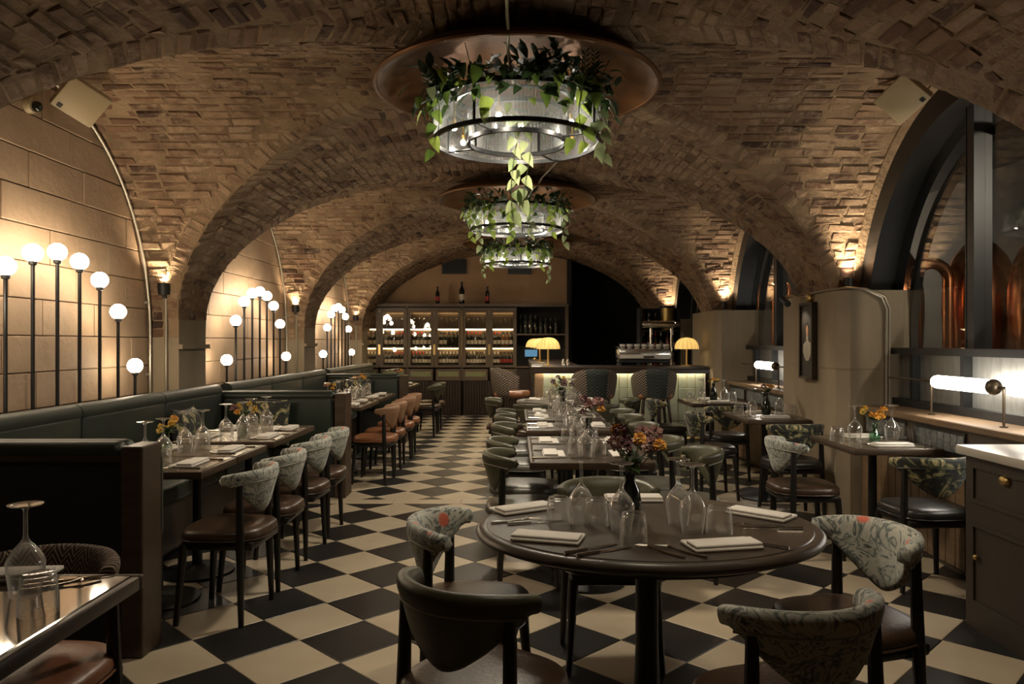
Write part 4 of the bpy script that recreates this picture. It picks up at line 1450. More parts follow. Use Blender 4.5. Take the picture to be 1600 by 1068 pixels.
# ================================================================ wine cabinets on the back wall
CY, PIT = 14.55, .533
CX = [(195 - 196.5) / 4.571 + 550 for _ in (0,)]
px2x = lambda px: (px - VPX) * CY / FPX
stile = [px2x(550 + q / 4.571) for q in (-3, 195, 392, 588, 785, 980, 1176)]
rail_z = (1.985, 1.66, 1.285, .965)
cab_me = {}
glass_me = MB().lathe([(.001, .0), (.032, .0), (.033, .002), (.005, .008), (.004, .08), (.02, .10), (.036, .14), (.030, .20), (.029, .20), (.034, .14), (.019, .104), (.001, .09)], 10).mesh('wine_glass', M['wineglass'])
rowsA = ['kkkkk', 'ss.kkk', 'kkkkkk', 'kkkkk', 'kkkkk', 'kkaas']
for k in range(3):
    xa, xm, xb = stile[2 * k], stile[2 * k + 1], stile[2 * k + 2]
    nm = ['leftmost', 'middle', 'right-hand'][k]
    c = thing('wine_cabinet', '%s lit wine cabinet with two glazed doors on the back wall' % nm, 'cabinet', (0, CY, 0), 0, 'wine cabinets on the back wall')
    MB().bb(xa, xb, .40, .42, .0, 2.10).build('back_panel', M['cabinet'], c, smooth=0)
    for x in (xa + .012, xb - .012): MB().bb(x - .010, x + .010, .02, .40, 0, 2.10).build('side_panel', M['cabinet'], c, smooth=0)
    MB().bb(xa, xb, -.03, .42, 2.10, 2.16).build('cornice', M['cabinet'], c, smooth=0)
    for z in (.975, 1.33, 1.70): MB().bb(xa + .022, xb - .022, .035, .40, z - .026, z).build('shelf', M['cabinet'], c, smooth=0)
    MB().bb(xa + .022, xb - .022, .035, .40, 2.03, 2.05).build('top_board', M['cabinet'], c, smooth=0)
    for (a, b_) in ((xa, xm), (xm, xb)):
        d = MB()
        d.bb(a + .003, a + .068, 0, .03, .93, 2.08); d.bb(b_ - .068, b_ - .003, 0, .03, .93, 2.08)
        d.bb(a + .068, b_ - .068, 0, .03, 1.985, 2.08); d.bb(a + .068, b_ - .068, 0, .03, .93, .965)
        do = d.build('door', M['cabinet'], c, smooth=0)
        MB().bb(a + .066, b_ - .066, .012, .016, .963, 1.987).build('pane', M['cabpane'], do, smooth=0)
        for z in (1.663, 1.293):
            MB().bb(a + .06, b_ - .06, .045, .065, z - .008, z + .010).build('led_strip', M['led'], c, smooth=0)
        for z in (2.022, 1.664, 1.294):
            MB().bb(a + .06, b_ - .06, .37, .385, z - .006, z + .006).build('back_light', emit('cabinet_back_light_%d_%d' % (k, int(z * 100)), (1.0, .74, .4), 14), c, smooth=0)
        # lower drawer with textured green glass, fluted base
        MB().bb(a + .03, b_ - .03, 0, .03, .68, .90).build('drawer_front', M['cabinet'], c, smooth=0)
        MB().bb(a + .07, b_ - .07, -.006, .004, .755, .85).build('drawer_glass', pm('textured_green_glass_%d%d' % (k, a > xa), (.16, .17, .07), (.24, .24, .11), 60, .3), c, smooth=0)
        nfl = 9
        for q in range(nfl):
            w = (b_ - a - .06) / nfl
            MB().lathe([(w * .48, .04), (w * .48, .66)], 8, (a + .03 + w * (q + .5), .02, 0), sy=.6).build('flute', M['wood'], c)
    MB().bb(xa, xb, .02, .10, 0, .67).build('base_panel', M['wood'], c, smooth=0)
    MB().bb(xm - .022, xm + .022, -.008, .002, 1.175, 1.375).build('handle_plate', M['brass'], c, smooth=0)
    if k:
        MB().tube([(xa, -.02, 1.0), (xa, -.02, 2.06)], .006, 6).build('ladder_rail', M['brass'], c)
        MB().ball((xa, -.02, 2.05), .014, 8).build('rail_knob', M['chrome'], c)
    for dd, (a, b_) in enumerate(((xa, xm), (xm, xb))):
        di = 2 * k + dd
        dn = ORD[di]
        lo, hi = a + .078, b_ - .078
        for r, z in ((0, 1.7005), (1, 1.3305), (2, .9755)):
            if r == 0:
                for q in range(4):
                    x = lo + (hi - lo) * (q + .5) / 4
                    g_ = obj('wine_glass', glass_me, None, (x, CY + .16 + .06 * (q % 2), z))
                    tag(g_, 'stem glass on the top shelf behind %s cabinet door, %s' % (dn, ORD[q]), 'glass', 'glasses in the wine cabinets')
            else:
                nb = 5 if r == 1 else 6
                for q in range(nb):
                    x = lo - .01 + (hi - lo + .02) * (q + .5) / nb
                    body = 'k'
                    if r == 1 and di == 5 and q in (2, 3): body = 'a'
                    if r == 1 and di == 1 and q == 0: body = 's'
                    capc = {(1, 0): 'rkkkk', (1, 1): 'kkrrr', (1, 2): 'rrrkk', (1, 3): 'kkkkk', (1, 4): 'rrrrk', (1, 5): 'rrkkk',
                            (2, 0): 'wwwwww', (2, 1): 'kkkrrr', (2, 2): 'rrrrww', (2, 3): 'wwwwww', (2, 4): 'kwwkkw', (2, 5): 'wwkkkk'}[(r, di)][q]
                    lab = 'w' if not (r == 1 and di == 3 and q > 1) else None
                    if r == 2 and di == 5 and q > 1: lab = 'r'
                    bottle((x, CY + .15, z), body, lab, capc, '%s-capped bottle, %s shelf behind %s cabinet door, %s along' % (
                        {'r': 'red', 'k': 'dark', 'w': 'white'}[capc], ['', 'middle', 'bottom'][r], dn, ORD[q]), 'bottles in the wine cabinets', s=.97 if r == 1 else .86)
# open shelf unit at the right of the cabinets
xa, xb = stile[6], .99
o_ = thing('open_shelf', 'open dark shelf unit at the right end of the wine cabinets', 'shelf', (0, CY, 0))
MB().bb(xa, xb, .40, .42, 0, 2.10).build('back_panel', M['darkroom'], o_, smooth=0)
MB().bb(xb - .06, xb, .0, .40, 0, 2.10).build('side_panel', M['cabinet'], o_, smooth=0)
MB().bb(xa, xb, -.03, .42, 2.10, 2.16).build('cornice', M['cabinet'], o_, smooth=0)
for z in (.95, 1.58): MB().bb(xa + .002, xb - .06, .02, .40, z - .03, z).build('shelf', M['cabinet'], o_, smooth=0)
MB().bb(xa + .002, xb - .06, .0, .03, .1, .90).build('base_panel', M['wood'], o_, smooth=0)
for i in range(8):
    x = xa + .075 + i * .098
    bottle((x, CY + .16, 1.5805), 's' if i % 3 else 'k', None, 'k', '%s dark bottle along the open shelf beside the cabinets' % ORD[i], 'bottles on the open shelf', s=1.2 if i < 4 else 1.0)
for (px, s, lab, nm) in ((683.5, 1.12, 'r', 'left small'), (721.5, 1.42, 'w', 'tall white-labelled'), (761.5, 1.12, 'r', 'right small')):
    bottle(((px - VPX) * (CY + .1) / FPX, CY + .12, 2.1605), 'k', lab, 'k', '%s display bottle standing on top of the wine cabinets' % nm, 'display bottles', s=s)
# bottles on the back bar
for zi, z in enumerate((.9655, 1.2955, 1.6155)):
    for i in range(6 if zi < 2 else 3):
        bottle((2.075 + i * .10 + (0 if zi < 2 else 0), 12.42 + .05 * (i % 2), z), 'ska'[(i + zi) % 3], 'w' if i % 2 else 'r', 'kwr'[(i * 2 + zi) % 3],
               '%s bottle on the %s back bar shelf' % (ORD[i], ['lower', 'middle', 'upper'][zi]), 'bottles on the back bar', s=.93)
# ================================================================ banquettes, ledge and tube lamps on the right
for k, (y0, y1) in enumerate(((3.93, 5.93), (7.34, 9.66))):
    w = ['nearest', 'second'][k]
    bq = thing('window_ledge', 'brown wooden ledge with tiled front under the %s arched window' % w, 'ledge', (0, 0, 0), 0, 'ledges under the arched windows')
    MB().bb(2.72, 2.96, y0, y1, 0, .88).build('back_box', M['woodm'], bq, smooth=0)
    MB().rbox((2.83, (y0 + y1) / 2, .905), (.30, y1 - y0, .045), .006, 1).build('ledge', M['woodl'], bq)
    npl = int((y1 - y0) / .105)
    pme = MB().rbox((0, 0, 0), (.02, (y1 - y0) / npl - .006, .66), .003, 1).mesh('plank', M['woodl'], 0)
    for i in range(npl):
        obj('plank', pme, bq, (2.716, y0 + (y1 - y0) * (i + .5) / npl, .36))
    # recessed panels of small patterned tiles
    tme = MB().rbox((0, 0, 0), (.012, .068, .115), .003, 1).mesh('inlay_tile', M['inlay'], 0)
    y = y1 - .06
    while y - .66 > y0:
        MB().bb(2.712, 2.722, y - .60, y - .02, .715, .865).build('tile_recess', M['blackp'], bq, smooth=0)
        for i in range(8):
            obj('tile', tme, bq, (2.708, y - .055 - i * .0725, .79))
        y -= .70
    # tube lamps on a brass rail
    n = 0
    tubes = [(D1 + SP * k + .31, D1 + SP * k - .32)] + ([(D1 - .47, D1 - 1.1)] if k == 0 else [])
    rail = thing('lamp_rail', 'slim bronze rail carrying tube lamps above the %s window ledge' % w, 'rail', (0, 0, 0))
    m = MB(); m.tube([(2.80, y1 - .25, 1.155), (2.80, tubes[0][0] + .02, 1.155)], .008, 8)
    for a, b in zip(tubes, tubes[1:] + [(y0 + .05, 0)]): m.tube([(2.80, a[1] - .04, 1.155), (2.80, b[0] + .02, 1.155)], .008, 8)
    m.build('rail_bar', M['bronze'], rail)
    for yy in [tubes[0][0] + .03, tubes[0][1] - .10] + ([tubes[1][1] - .06] if len(tubes) > 1 else []):
        MB().tube([(2.80, yy, .928), (2.80, yy, 1.155)], .008, 8).build('rail_post', M['bronze'], rail)
        MB().lathe([(.022, .9285), (.022, .936)], 12, (2.80, yy, 0)).build('post_foot', M['bronze'], rail)
    for q, (a, b) in enumerate(tubes):
        t = thing('tube_lamp', 'glowing white glass tube lamp ' + (['in front of the nearest arched window', 'cut by the right edge of the picture'][q] if k == 0 else 'beyond the portrait pier'), 'lamp', (2.80, 0, 1.155), 0, 'tube lamps on the window ledges')
        prof = [(.001, b)] + [(.043 * math.sin(c), b + .043 * (1 - math.cos(c))) for c in (.4, .8, 1.2, PI / 2)] + [(.043 * math.sin(c), a - .043 * (1 - math.cos(c))) for c in (PI / 2, 1.2, .8, .4)] + [(.001, a)]
        MB().lathe([(r, -z) for r, z in prof][::-1], 16, M=Matrix.Rotation(H_, 4, 'X')).build('glass_tube', M['tubeg'], t, 60)
        MB().ball((0, b - .005, 0), .047, 16).build('end_ball', M['bronze'], t, 180)
# ---- portrait, picture light, cable on the portrait pier
pic = thing('portrait_painting', 'narrow framed portrait of a figure in white on the concrete pier', 'picture', (2.548, 6.555, 1.43))
fw, fh = .30, .66
for (y, z, a, b) in ((-fw / 2 + .012, 0, .024, fh), (fw / 2 - .012, 0, .024, fh), (0, fh / 2 - .012, fw - .048, .024), (0, -fh / 2 + .012, fw - .048, .024)):
    MB().bb(-.05, 0, y - a / 2, y + a / 2, z - b / 2, z + b / 2).build('frame', M['wood'], pic, smooth=0)
cv = MB().bb(-.03, -.002, -fw / 2 + .024, fw / 2 - .024, -fh / 2 + .024, fh / 2 - .024).build('canvas', M['canvas'], pic, smooth=0)
RXm = Matrix.Rotation(-H_, 4, 'Y')
MB().lathe([(.001, 0), (1, 0), (1, .0012), (.001, .0012)], 24, sx=.048, sy=.024, M=Matrix.Translation((-.0305, 0, .085)) @ RXm).build('painted_face', M['skin'], cv)
MB().lathe([(.001, 0), (1, 0), (1, .0006), (.001, .0006)], 24, sx=.060, sy=.032, M=Matrix.Translation((-.0303, 0, .098)) @ RXm).build('painted_hair', M['wood'], cv)
MB().prism([(-.02, .05), (.02, .05), (.02, .0), (.085, -.03), (.095, -.09), (.06, -.15), (.02, -.175), (-.03, -.17), (-.07, -.13), (-.095, -.06), (-.08, -.02), (-.02, .0)], 0, .001,
           M=Matrix.Translation((-.0302, 0, 0)) @ Matrix(((0, 0, -1, 0), (1, 0, 0, 0), (0, 1, 0, 0), (0, 0, 0, 1)))).build('painted_dress', M['white'], cv, smooth=0)
pl = thing('picture_light', 'black picture light on a brass wall rose above the portrait', 'picture light', (2.549, 6.53, 1.80))
MB().lathe([(.001, 0), (.045, 0), (.045, .03), (.03, .045), (.001, .045)], 20, M=Matrix.Rotation(-H_, 4, 'Y')).build('wall_rose', M['brass'], pl)
MB().tube([(-.04, 0, 0), (-.09, .03, -.005), (-.13, .10, .03), (-.15, .19, .03), (-.15, .22, -.01)], .006, 8).build('arm', M['brass'], pl)
MB().tube([(-.15, .30, .01), (-.15, .16, -.045)], [.028, .028], 14).build('lamp_head', M['blackp'], pl)
sp = lamp_light('SPOT', pl, (-.15, .155, -.05), 3.5, (1, .82, .58), spot_size=1.3, spot_blend=.9, shadow_soft_size=.02)
sp.rotation_euler = Vector((.14, -.13, -.30)).to_track_quat('-Z', 'Y').to_euler()
cb = MB(); cb.tube([(2.53, 6.53, 1.835), (2.545, 6.25, 1.845), (2.62, 5.99, 1.85), (2.73, 5.945, 1.835), (2.86, 5.93, 1.77), (2.90, 5.93, 1.68), (2.90, 5.93, .93)], .010, 8)
cb.tube([(2.57, 6.53, 1.836), (2.58, 6.25, 1.846), (2.64, 6.01, 1.852), (2.75, 5.955, 1.84), (2.885, 5.93, 1.775), (2.925, 5.93, 1.68), (2.925, 5.93, .93)], .008, 8)
tag(cb.build('pier_cable', M['conduit']), 'pair of grey cables bent over the top corner of the portrait pier', 'cable')
# ---- sideboard with marble top
sb = thing('sideboard', 'dark brown panelled sideboard in the bottom right corner', 'sideboard', (0, 0, 0))
SX, SY0, SY1 = 2.27, 1.4, 3.82
MB().bb(SX + .02, 2.85, SY0, SY1, 0, .855).build('carcass', M['board'], sb, smooth=0)
for (a, b) in ((SY1 - .82, SY1), (SY1 - 1.64, SY1 - .83), (SY0, SY1 - 1.65)):
    MB().bb(SX, SX + .02, a, b, 0, .08).build('plinth', M['board'], sb, smooth=0)
    for z0, z1, nm in ((.625, .815, 'drawer'), (.12, .525, 'door')):
        d = MB(); d.bb(SX + .004, SX + .03, a + .07, b - .07, z0 + .02, z1 - .02)
        dr = d.build(nm, M['board'], sb, smooth=0)
        mo = MB()
        for (ya, yb, za, zb) in ((a + .05, b - .05, z1 - .02, z1), (a + .05, b - .05, z0, z0 + .02), (a + .05, a + .07, z0 + .02, z1 - .02), (b - .07, b - .05, z0 + .02, z1 - .02)):
            mo.bb(SX - .006, SX + .02, ya, yb, za, zb)
        mo.build('moulding', M['board'], dr, smooth=0)
        yc = (a + b) / 2 + (.10 if nm == 'drawer' else .3)
        if nm == 'drawer':
            MB().lathe([(.001, 0), (.035, 0), (.035, .004), (.026, .018), (.001, .024)], 18, sy=.72, M=Matrix.Translation((SX + .002, yc, .775)) @ Matrix.Rotation(-H_, 4, 'Y') @ Matrix.Rotation(H_, 4, 'Z')).build('cup_pull', M['brass'], dr)
        else:
            MB().ball((SX - .012, b - .10, .36), .014, 10).build('knob', M['brass'], dr)
    for ya in (a, b - .05): MB().bb(SX, SX + .02, ya, ya + .05, .08, .855).build('stile', M['board'], sb, smooth=0)
    for za, zb in ((.815, .855), (.525, .625), (.08, .12)): MB().bb(SX, SX + .02, a + .05, b - .05, za, zb).build('cross_rail', M['board'], sb, smooth=0)
mt = thing('marble_top', 'pale marble top with a curved upstand on the corner sideboard', 'worktop', (0, 0, 0))
MB().rbox(((SX + 2.85) / 2 - .015, (SY0 + SY1) / 2, .878), (2.85 - SX + .05, SY1 - SY0 + .05, .044), .006, 2).build('slab', M['marble'], mt)
pts = [(3.60, .9005)] + [(3.60 - .20 * (1 - math.cos(a)), .9005 + .14 * math.sin(a)) for a in [H_ * i / 10 for i in range(1, 11)]] + [(1.45, 1.04), (1.45, .9005)]
m = MB(); n2 = len(pts)
m.add([(2.42, p[0], p[1]) for p in pts] + [(2.45, p[0], p[1]) for p in pts], [tuple(range(n2)), tuple(range(2 * n2 - 1, n2 - 1, -1))] + [(q, n2 + q, n2 + (q + 1) % n2, (q + 1) % n2) for q in range(n2)])
m.build('upstand', M['marble'], mt, smooth=0)
# ---- copper stills beyond the glass
def still(loc, label, s=1.0):
    t = thing('copper_still', label, 'still', loc)
    MB().lathe([(.001, 0), (.28 * s, 0), (.30 * s, .5), (.32 * s, 1.0), (.36 * s, 1.4), (.385 * s, 1.7), (.38 * s, 1.9), (.34 * s, 2.1), (.27 * s, 2.25), (.17 * s, 2.36), (.08 * s, 2.41), (.05 * s, 2.44), (.05 * s, 2.5), (.001, 2.5)], 40).build('pot', M['copper'], t, 60)
    MB().lathe([(.318 * s, .98), (.34 * s, 1.0), (.318 * s, 1.02)], 40).build('band', M['copper'], t)
    for a in (.5, 2.6, 4.7): MB().tube([(.3 * s * math.cos(a), .3 * s * math.sin(a), 0), (.3 * s * math.cos(a), .3 * s * math.sin(a), .05)], .03, 8).build('foot', M['steel'], t)
    return t


still((4.50, 7.35, 0), 'tall copper pot still behind the mullion of the nearest arched window', .85)
still((4.72, 6.72, 0), 'copper pot still at the right edge of the nearest arched window', .8)
still((4.05, 8.0, 0), 'copper pot still partly hidden by the left frame of the nearest arched window', .62)


def upipe(x, y, w, zt, r, label):
    t = thing('copper_pipe', label, 'pipe', (x, y, 0))
    pts = [(-w / 2, 0, 0), (-w / 2, 0, zt - w / 2)] + [(-w / 2 * math.cos(a), 0, zt - w / 2 + w / 2 * math.sin(a)) for a in [PI * i / 12 for i in range(1, 12)]] + [(w / 2, 0, zt - w / 2), (w / 2, 0, 0)]
    MB().tube(pts, r, 16).build('bent_pipe', M['copper'], t, 60)
    for sx in (-1, 1): MB().lathe([(r * 1.35, .9), (r * 1.35, .95)], 16, (sx * w / 2, 0, 0)).build('flange', M['copper'], t)


upipe(3.95, 7.2, .33, 2.17, .055, 'thick copper pipe bent like an arch beside the tall still')
upipe(4.30, 13.0, .24, 2.42, .05, 'copper pipe arch seen through the second arched window')
upipe(4.62, 13.2, .24, 2.45, .05, 'copper pipe arch seen right of the other through the second arched window')
# ---- boxes and camera high under the nearest arch
for (x, y, z, rot, lb) in ((-2.84, 4.92, 2.99, (.45, -.62, -.6), 'on the left, above the plaster wall'), (2.58, 5.05, 3.05, (-.55, -.55, -.6), 'on the right, above the arched window')):
    t = thing('ceiling_speaker', 'beige box speaker under the nearest vault ' + lb, 'speaker', (x, y, z))
    t.rotation_euler = (Vector(rot).to_track_quat('-Z', 'Y').to_matrix() @ Matrix.Rotation(.5 if x < 0 else -.6, 3, 'Z')).to_euler()
    MB().rbox((0, 0, 0), (.27, .24, .07), .01, 2).build('case', M['beige'], t)
    MB().rbox((.09 if x < 0 else -.09, -.09, -.037), (.03, .03, .006), .002, 1).build('badge', M['blackp'], t)
    MB().box((0, 0, .07), (.05, .12, .08)).build('bracket', M['steel'], t, smooth=0)
t = thing('dome_camera', 'small beige dome camera on the plaster wall at top left', 'camera', (XL + .02, 4.78, 2.92))
RY = Matrix.Rotation(H_, 4, 'Y')
MB().lathe([(.001, 0), (.055, 0), (.055, .025), (.045, .04), (.001, .04)], 20, M=RY).build('mount', M['beige'], t)
MB().ball((.055, .01, -.008), .034, 16).build('lens_dome', M['bottle'], t, 180)
# ================================================================ glasses, napkins, cutlery
def thin(prof, t=.0011):
    return [(max(.0005, r - t), z) for r, z in prof]


wg_o = [(.036, 0), (.040, .03), (.0455, .07), (.047, .088), (.043, .100), (.030, .122), (.014, .140), (.0075, .150), (.0055, .162), (.0052, .222), (.008, .231), (.020, .2365), (.041, .2385), (.0425, .242)]
wg_in = [(.0345, 0), (.0385, .03), (.044, .07), (.0455, .087), (.0415, .0985), (.028, .119), (.010, .136), (.0005, .140)]
WINE = MB().lathe(wg_in[::-1] + wg_o + [(.0005, .244)], 28).mesh('wine_glass', M['stemware'], 60)
tb_o = [(.046, 0), (.0455, .03), (.043, .065), (.040, .088), (.036, .097), (.030, .099), (.0005, .099)]
tb_in = [(.0445, 0), (.044, .03), (.0415, .063), (.038, .080), (.030, .086), (.0005, .086)]
TUMB = MB().lathe(tb_in[::-1] + tb_o, 28).mesh('tumbler', M['stemware'], 60)
NAPA = MB().rbox((0, .012, .006), (.235, .13, .013), .005, 2).mesh('folded_layer', M['linen'], 60)
NAPB = MB().rbox((0, -.008, .0178), (.230, .082, .010), .004, 2).mesh('top_fold', M['linen'], 60)


def fork_mesh():
    m = MB()
    m.tube([(0, -.10, .004), (0, -.03, .003), (0, .02, .006), (0, .045, .009)], [.0055, .0045, .0028, .006], 6)
    for x in (-.009, -.003, .003, .009): m.tube([(x * .8, .043, .009), (x, .06, .008), (x, .095, .004)], [.0022, .0018, .0012], 5)
    m.box((0, .047, .0088), (.022, .008, .003))
    return m


FORK = fork_mesh().mesh('fork', M['cutlery'])
KN = MB(); KN.tube([(0, -.11, .005), (0, -.02, .005)], [.006, .005], 6)
KN.add([(-.002, -.02, .002), (.002, -.02, .002), (.009, .0, .002), (.010, .08, .002), (.002, .11, .002), (-.002, .11, .002), (-.002, -.02, .007), (0, .1, .005), (-.001, -.02, .006)],
       [(0, 5, 4, 3, 2, 1), (0, 6, 7, 5), (1, 2, 3, 4, 7, 6), (4, 5, 7)])
KNIFE = KN.mesh('knife', M['cutlery'])
ITEMS = {}
TN = {'a1': 'the nearest booth table', 'a2': 'the middle table of the nearest booth', 'b': 'the long nearest-booth table', 'c1': "the second booth's near table",
      'c2': "the second booth's far table", 'd': "the third booth's table", 't1': 'the long middle-row table', 't2': 'the small middle-row table',
      't3': 'the farthest middle-row table', 'r1': 'the table by the tube lamp', 'r2': 'the table by the portrait pier', 'r3': 'the table by the bar end',
      'f': 'the bottom-left corner table', 'rt': 'the large round table', 'rt2': 'the small round table'}


def item(kind, key, x, y, rz=0.0):
    ITEMS.setdefault((key, kind), []).append((x, y, rz))


def setting(key, x, y, face, n=1, glasses=True, jit=.01):
    """a place: napkin with fork and knife; face = direction the diner looks (angle of +y)"""
    R = Matrix.Rotation(face, 3, 'Z')
    def at(a, b, r=0.0):
        v = R @ Vector((a + random.uniform(-jit, jit), b + random.uniform(-jit, jit), 0))
        return x + v.x, y + v.y, face + r
    item('napkin', key, *at(0, 0, H_ * 0))
    item('fork', key, *at(-.145, .0, random.uniform(-.08, .08))); item('knife', key, *at(.145, .0, random.uniform(-.08, .08)))
    if glasses:
        item('wine glass', key, *at(.095, .195)); item('tumbler', key, *at(-.01, .15))


for key in ('a1', 'a2'):
    t = TABLES[key][0].location
    setting(key, t.x - .22, t.y, -H_); setting(key, t.x + .20, t.y - .02, H_)
for key, ys in (('b', (-.26, .24)), ('c1', (-.26, .24)), ('c2', (-.26, .24)), ('d', (-.25, .25)), ('t1', (-.30, .28)), ('t2', (0.0,)), ('t3', (-.27, .25))):
    t = TABLES[key][0].location
    for dy in ys:
        setting(key, t.x - .22, t.y + dy, -H_); setting(key, t.x + .22, t.y + dy, H_)
for key in ('r1', 'r2', 'r3'):
    t = TABLES[key][0].location
    setting(key, t.x + .02, t.y - .23, 0.0, glasses=False); setting(key, t.x + .02, t.y + .22, PI, glasses=False)
    for dx, kd in ((-.23, 'tumbler'), (-.11, 'wine glass'), (.155, 'wine glass'), (.25, 'tumbler')): item(kd, key, t.x + dx, t.y + .02 + .03 * (dx > 0))
t = TABLES['rt2'][0].location
for a in (0, H_, PI, -H_):
    setting('rt2', t.x + .32 * math.sin(a), t.y - .32 * math.cos(a), a)
for (px, py, rz) in ((855, 843, -.28), (1130, 855, .20), (1187, 806, -.75), (818, 797, .55), (990, 781, 0)):
    item('napkin', 'rt', *pix(px, py, .75), rz)
for (px, py) in ((908, 819), (971, 829), (1060, 819), (1082, 832)): item('wine glass', 'rt', *pix(px, py, .75))
for (px, py) in ((873, 817), (932, 820), (990, 846), (1124, 833)): item('tumbler', 'rt', *pix(px, py, .75))
for kd, px, py, rz in (('knife', 925, 858, -1.0), ('knife', 945, 862, -1.05), ('fork', 1062, 862, .75), ('fork', 1030, 862, .70), ('knife', 1180, 850, .95), ('fork', 808, 815, -1.25), ('knife', 838, 817, -1.3),
                       ('knife', 1205, 826, 1.5), ('fork', 1180, 822, 1.45), ('fork', 900, 783, 2.9), ('knife', 1065, 784, 3.3)):
    item(kd, 'rt', *pix(px, py, .75), rz)
item('wine glass', 'f', *pix(40, 930, .75)); item('tumbler', 'f', *pix(60, 957, .75))
item('napkin', 'f', *pix(12, 903, .75), .1); item('fork', 'f', *pix(97, 915, .75), -.95); item('knife', 'f', *pix(112, 908, .75), -1.0)
for (key, kind), L in ITEMS.items():
    L.sort(key=lambda q: q[0] / q[1])
    z = TABLES[key][1] + .0006
    for i, (x, y, rz) in enumerate(L):
        nm = {'wine glass': 'wine_glass', 'tumbler': 'tumbler', 'napkin': 'linen_napkin', 'fork': 'fork', 'knife': 'knife'}[kind]
        which = ('only one there' if len(L) == 1 else ordinal(i, len(L)) if kind != 'napkin' or True else '')
        look = {'wine glass': 'upturned wine glass', 'tumbler': 'upturned water tumbler', 'napkin': 'folded white napkin', 'fork': 'steel fork', 'knife': 'steel knife'}[kind]
        lab = '%s on %s, %s' % (look, TN[key], which)
        if kind == 'napkin':
            o = thing(nm, lab, 'napkin', (x, y, z), rz, 'napkins on ' + TN[key])
            obj('folded_layer', NAPA, o); obj('top_fold', NAPB, o)
        else:
            o = obj(nm, {'wine glass': WINE, 'tumbler': TUMB, 'fork': FORK, 'knife': KNIFE}[kind], None, (x, y, z), (0, 0, rz))
            tag(o, lab, {'wine glass': 'glass', 'tumbler': 'glass', 'fork': 'fork', 'knife': 'knife'}[kind], '%ss on %s' % (kind.replace('knife', 'knive'), TN[key]))
# ================================================================ flowers
def blossom_mesh(mat, n=26, r=.026):
    m = MB(); rr = random.Random(n + int(r * 1e4))
    for i in range(n):
        ph = math.acos(1 - 1.35 * (i + .5) / n); th = 2.4 * i
        d = Vector((math.sin(ph) * math.cos(th), math.sin(ph) * math.sin(th), math.cos(ph)))
        u = d.cross(Vector((0, 0, 1))).normalized(); w = d.cross(u)
        p = d * r * .35; q = d * r * rr.uniform(.9, 1.1)
        s = r * .33
        m.add([p, q - d * r * .25 + u * s + w * s * .3, q + w * s * .5, q - d * r * .25 - u * s + w * s * .3, q - d * r * .2 - w * s * .2], [(0, 1, 2, 4), (0, 4, 2, 3)])
    return m.mesh('blossom', M[mat], 180)


BLO = {k: blossom_mesh(k, n, r) for k, n, r in (('petal_o', 30, .027), ('petal_y', 26, .024), ('petal_p', 34, .036), ('petal_m', 30, .030))}


def leaf_mesh(mat, L=.10, W=.07, fold=.25, droop=.35, tip=1.0):
    rows = []
    n = 7
    for i in range(n):
        t = i / (n - 1)
        w = W / 2 * (math.sin(PI * min(1, t * 1.02) ** .62)) ** .8 * (1 - .15 * t) if 0 < i < n - 1 else .0012
        y = L * t; z = -droop * L * t * t
        rows.append([(-w, y - (.10 * L if 0 < t < .35 else 0), z + fold * w), (-w * .5, y, z + fold * w * .35), (0, y, z - fold * .1 * w), (w * .5, y, z + fold * w * .35), (w, y - (.10 * L if 0 < t < .35 else 0), z + fold * w)])
    return MB().grid(rows).mesh('leaf', M[mat], 180)


LEAF = {k: leaf_mesh(k) for k in ('leaf', 'leaf_v', 'leaf_d')}
LEAF['long'] = leaf_mesh('leaf_d', .12, .03, .3, .3)
VASE_D = MB().lathe([(.0005, 0), (.034, 0), (.042, .03), (.045, .07), (.036, .115), (.020, .15), (.017, .19), (.021, .20), (.017, .2), (.014, .19), (.0005, .15)], 18).mesh('vase', M['bottle'])
VASE_G = MB().lathe([(.0005, 0), (.034, 0), (.036, .02), (.034, .055), (.020, .075), (.018, .10), (.022, .115), (.019, .115), (.015, .1), (.0005, .02)], 18).mesh('vase', M['gvase'])


def flowers(key, label, x, y, kinds, vase, seed, spread=.09, hgt=.12, nl=6):
    rr = random.Random(seed)
    z = TABLES[key][1] + .0006
    t = thing('flower_vase', label, 'flowers', (x, y, z))
    obj('vase', vase, t)
    z0 = .19 if vase is VASE_D else .11
    for i, k in enumerate(kinds):
        a = 2.4 * i + rr.uniform(-.4, .4); d = spread * (.25 + .75 * rr.random())
        p = Vector((d * math.cos(a), d * math.sin(a), z0 + hgt * (.35 + .65 * rr.random())))
        st = MB().tube([(0, 0, z0 - .05), (p.x * .4, p.y * .4, z0 + .02), tuple(p)], .0018, 5).build('flower_stem', M['stem'], t)
        b = obj('blossom', BLO[k], st, p, (-math.sin(a) * .7 * d / spread, math.cos(a) * .7 * d / spread, rr.random() * 6), None)
        b.rotation_euler = (rr.uniform(-.2, .9), rr.uniform(-.4, .4), a)
    for i in range(nl):
        a = rr.random() * 6.28
        obj('leaf', LEAF['leaf_d' if i % 2 else 'long'], t, (.012 * math.cos(a), .012 * math.sin(a), z0 + rr.uniform(0, .04)), (rr.uniform(.1, 1.0), 0, a), (.8, .8, .8))
    return t


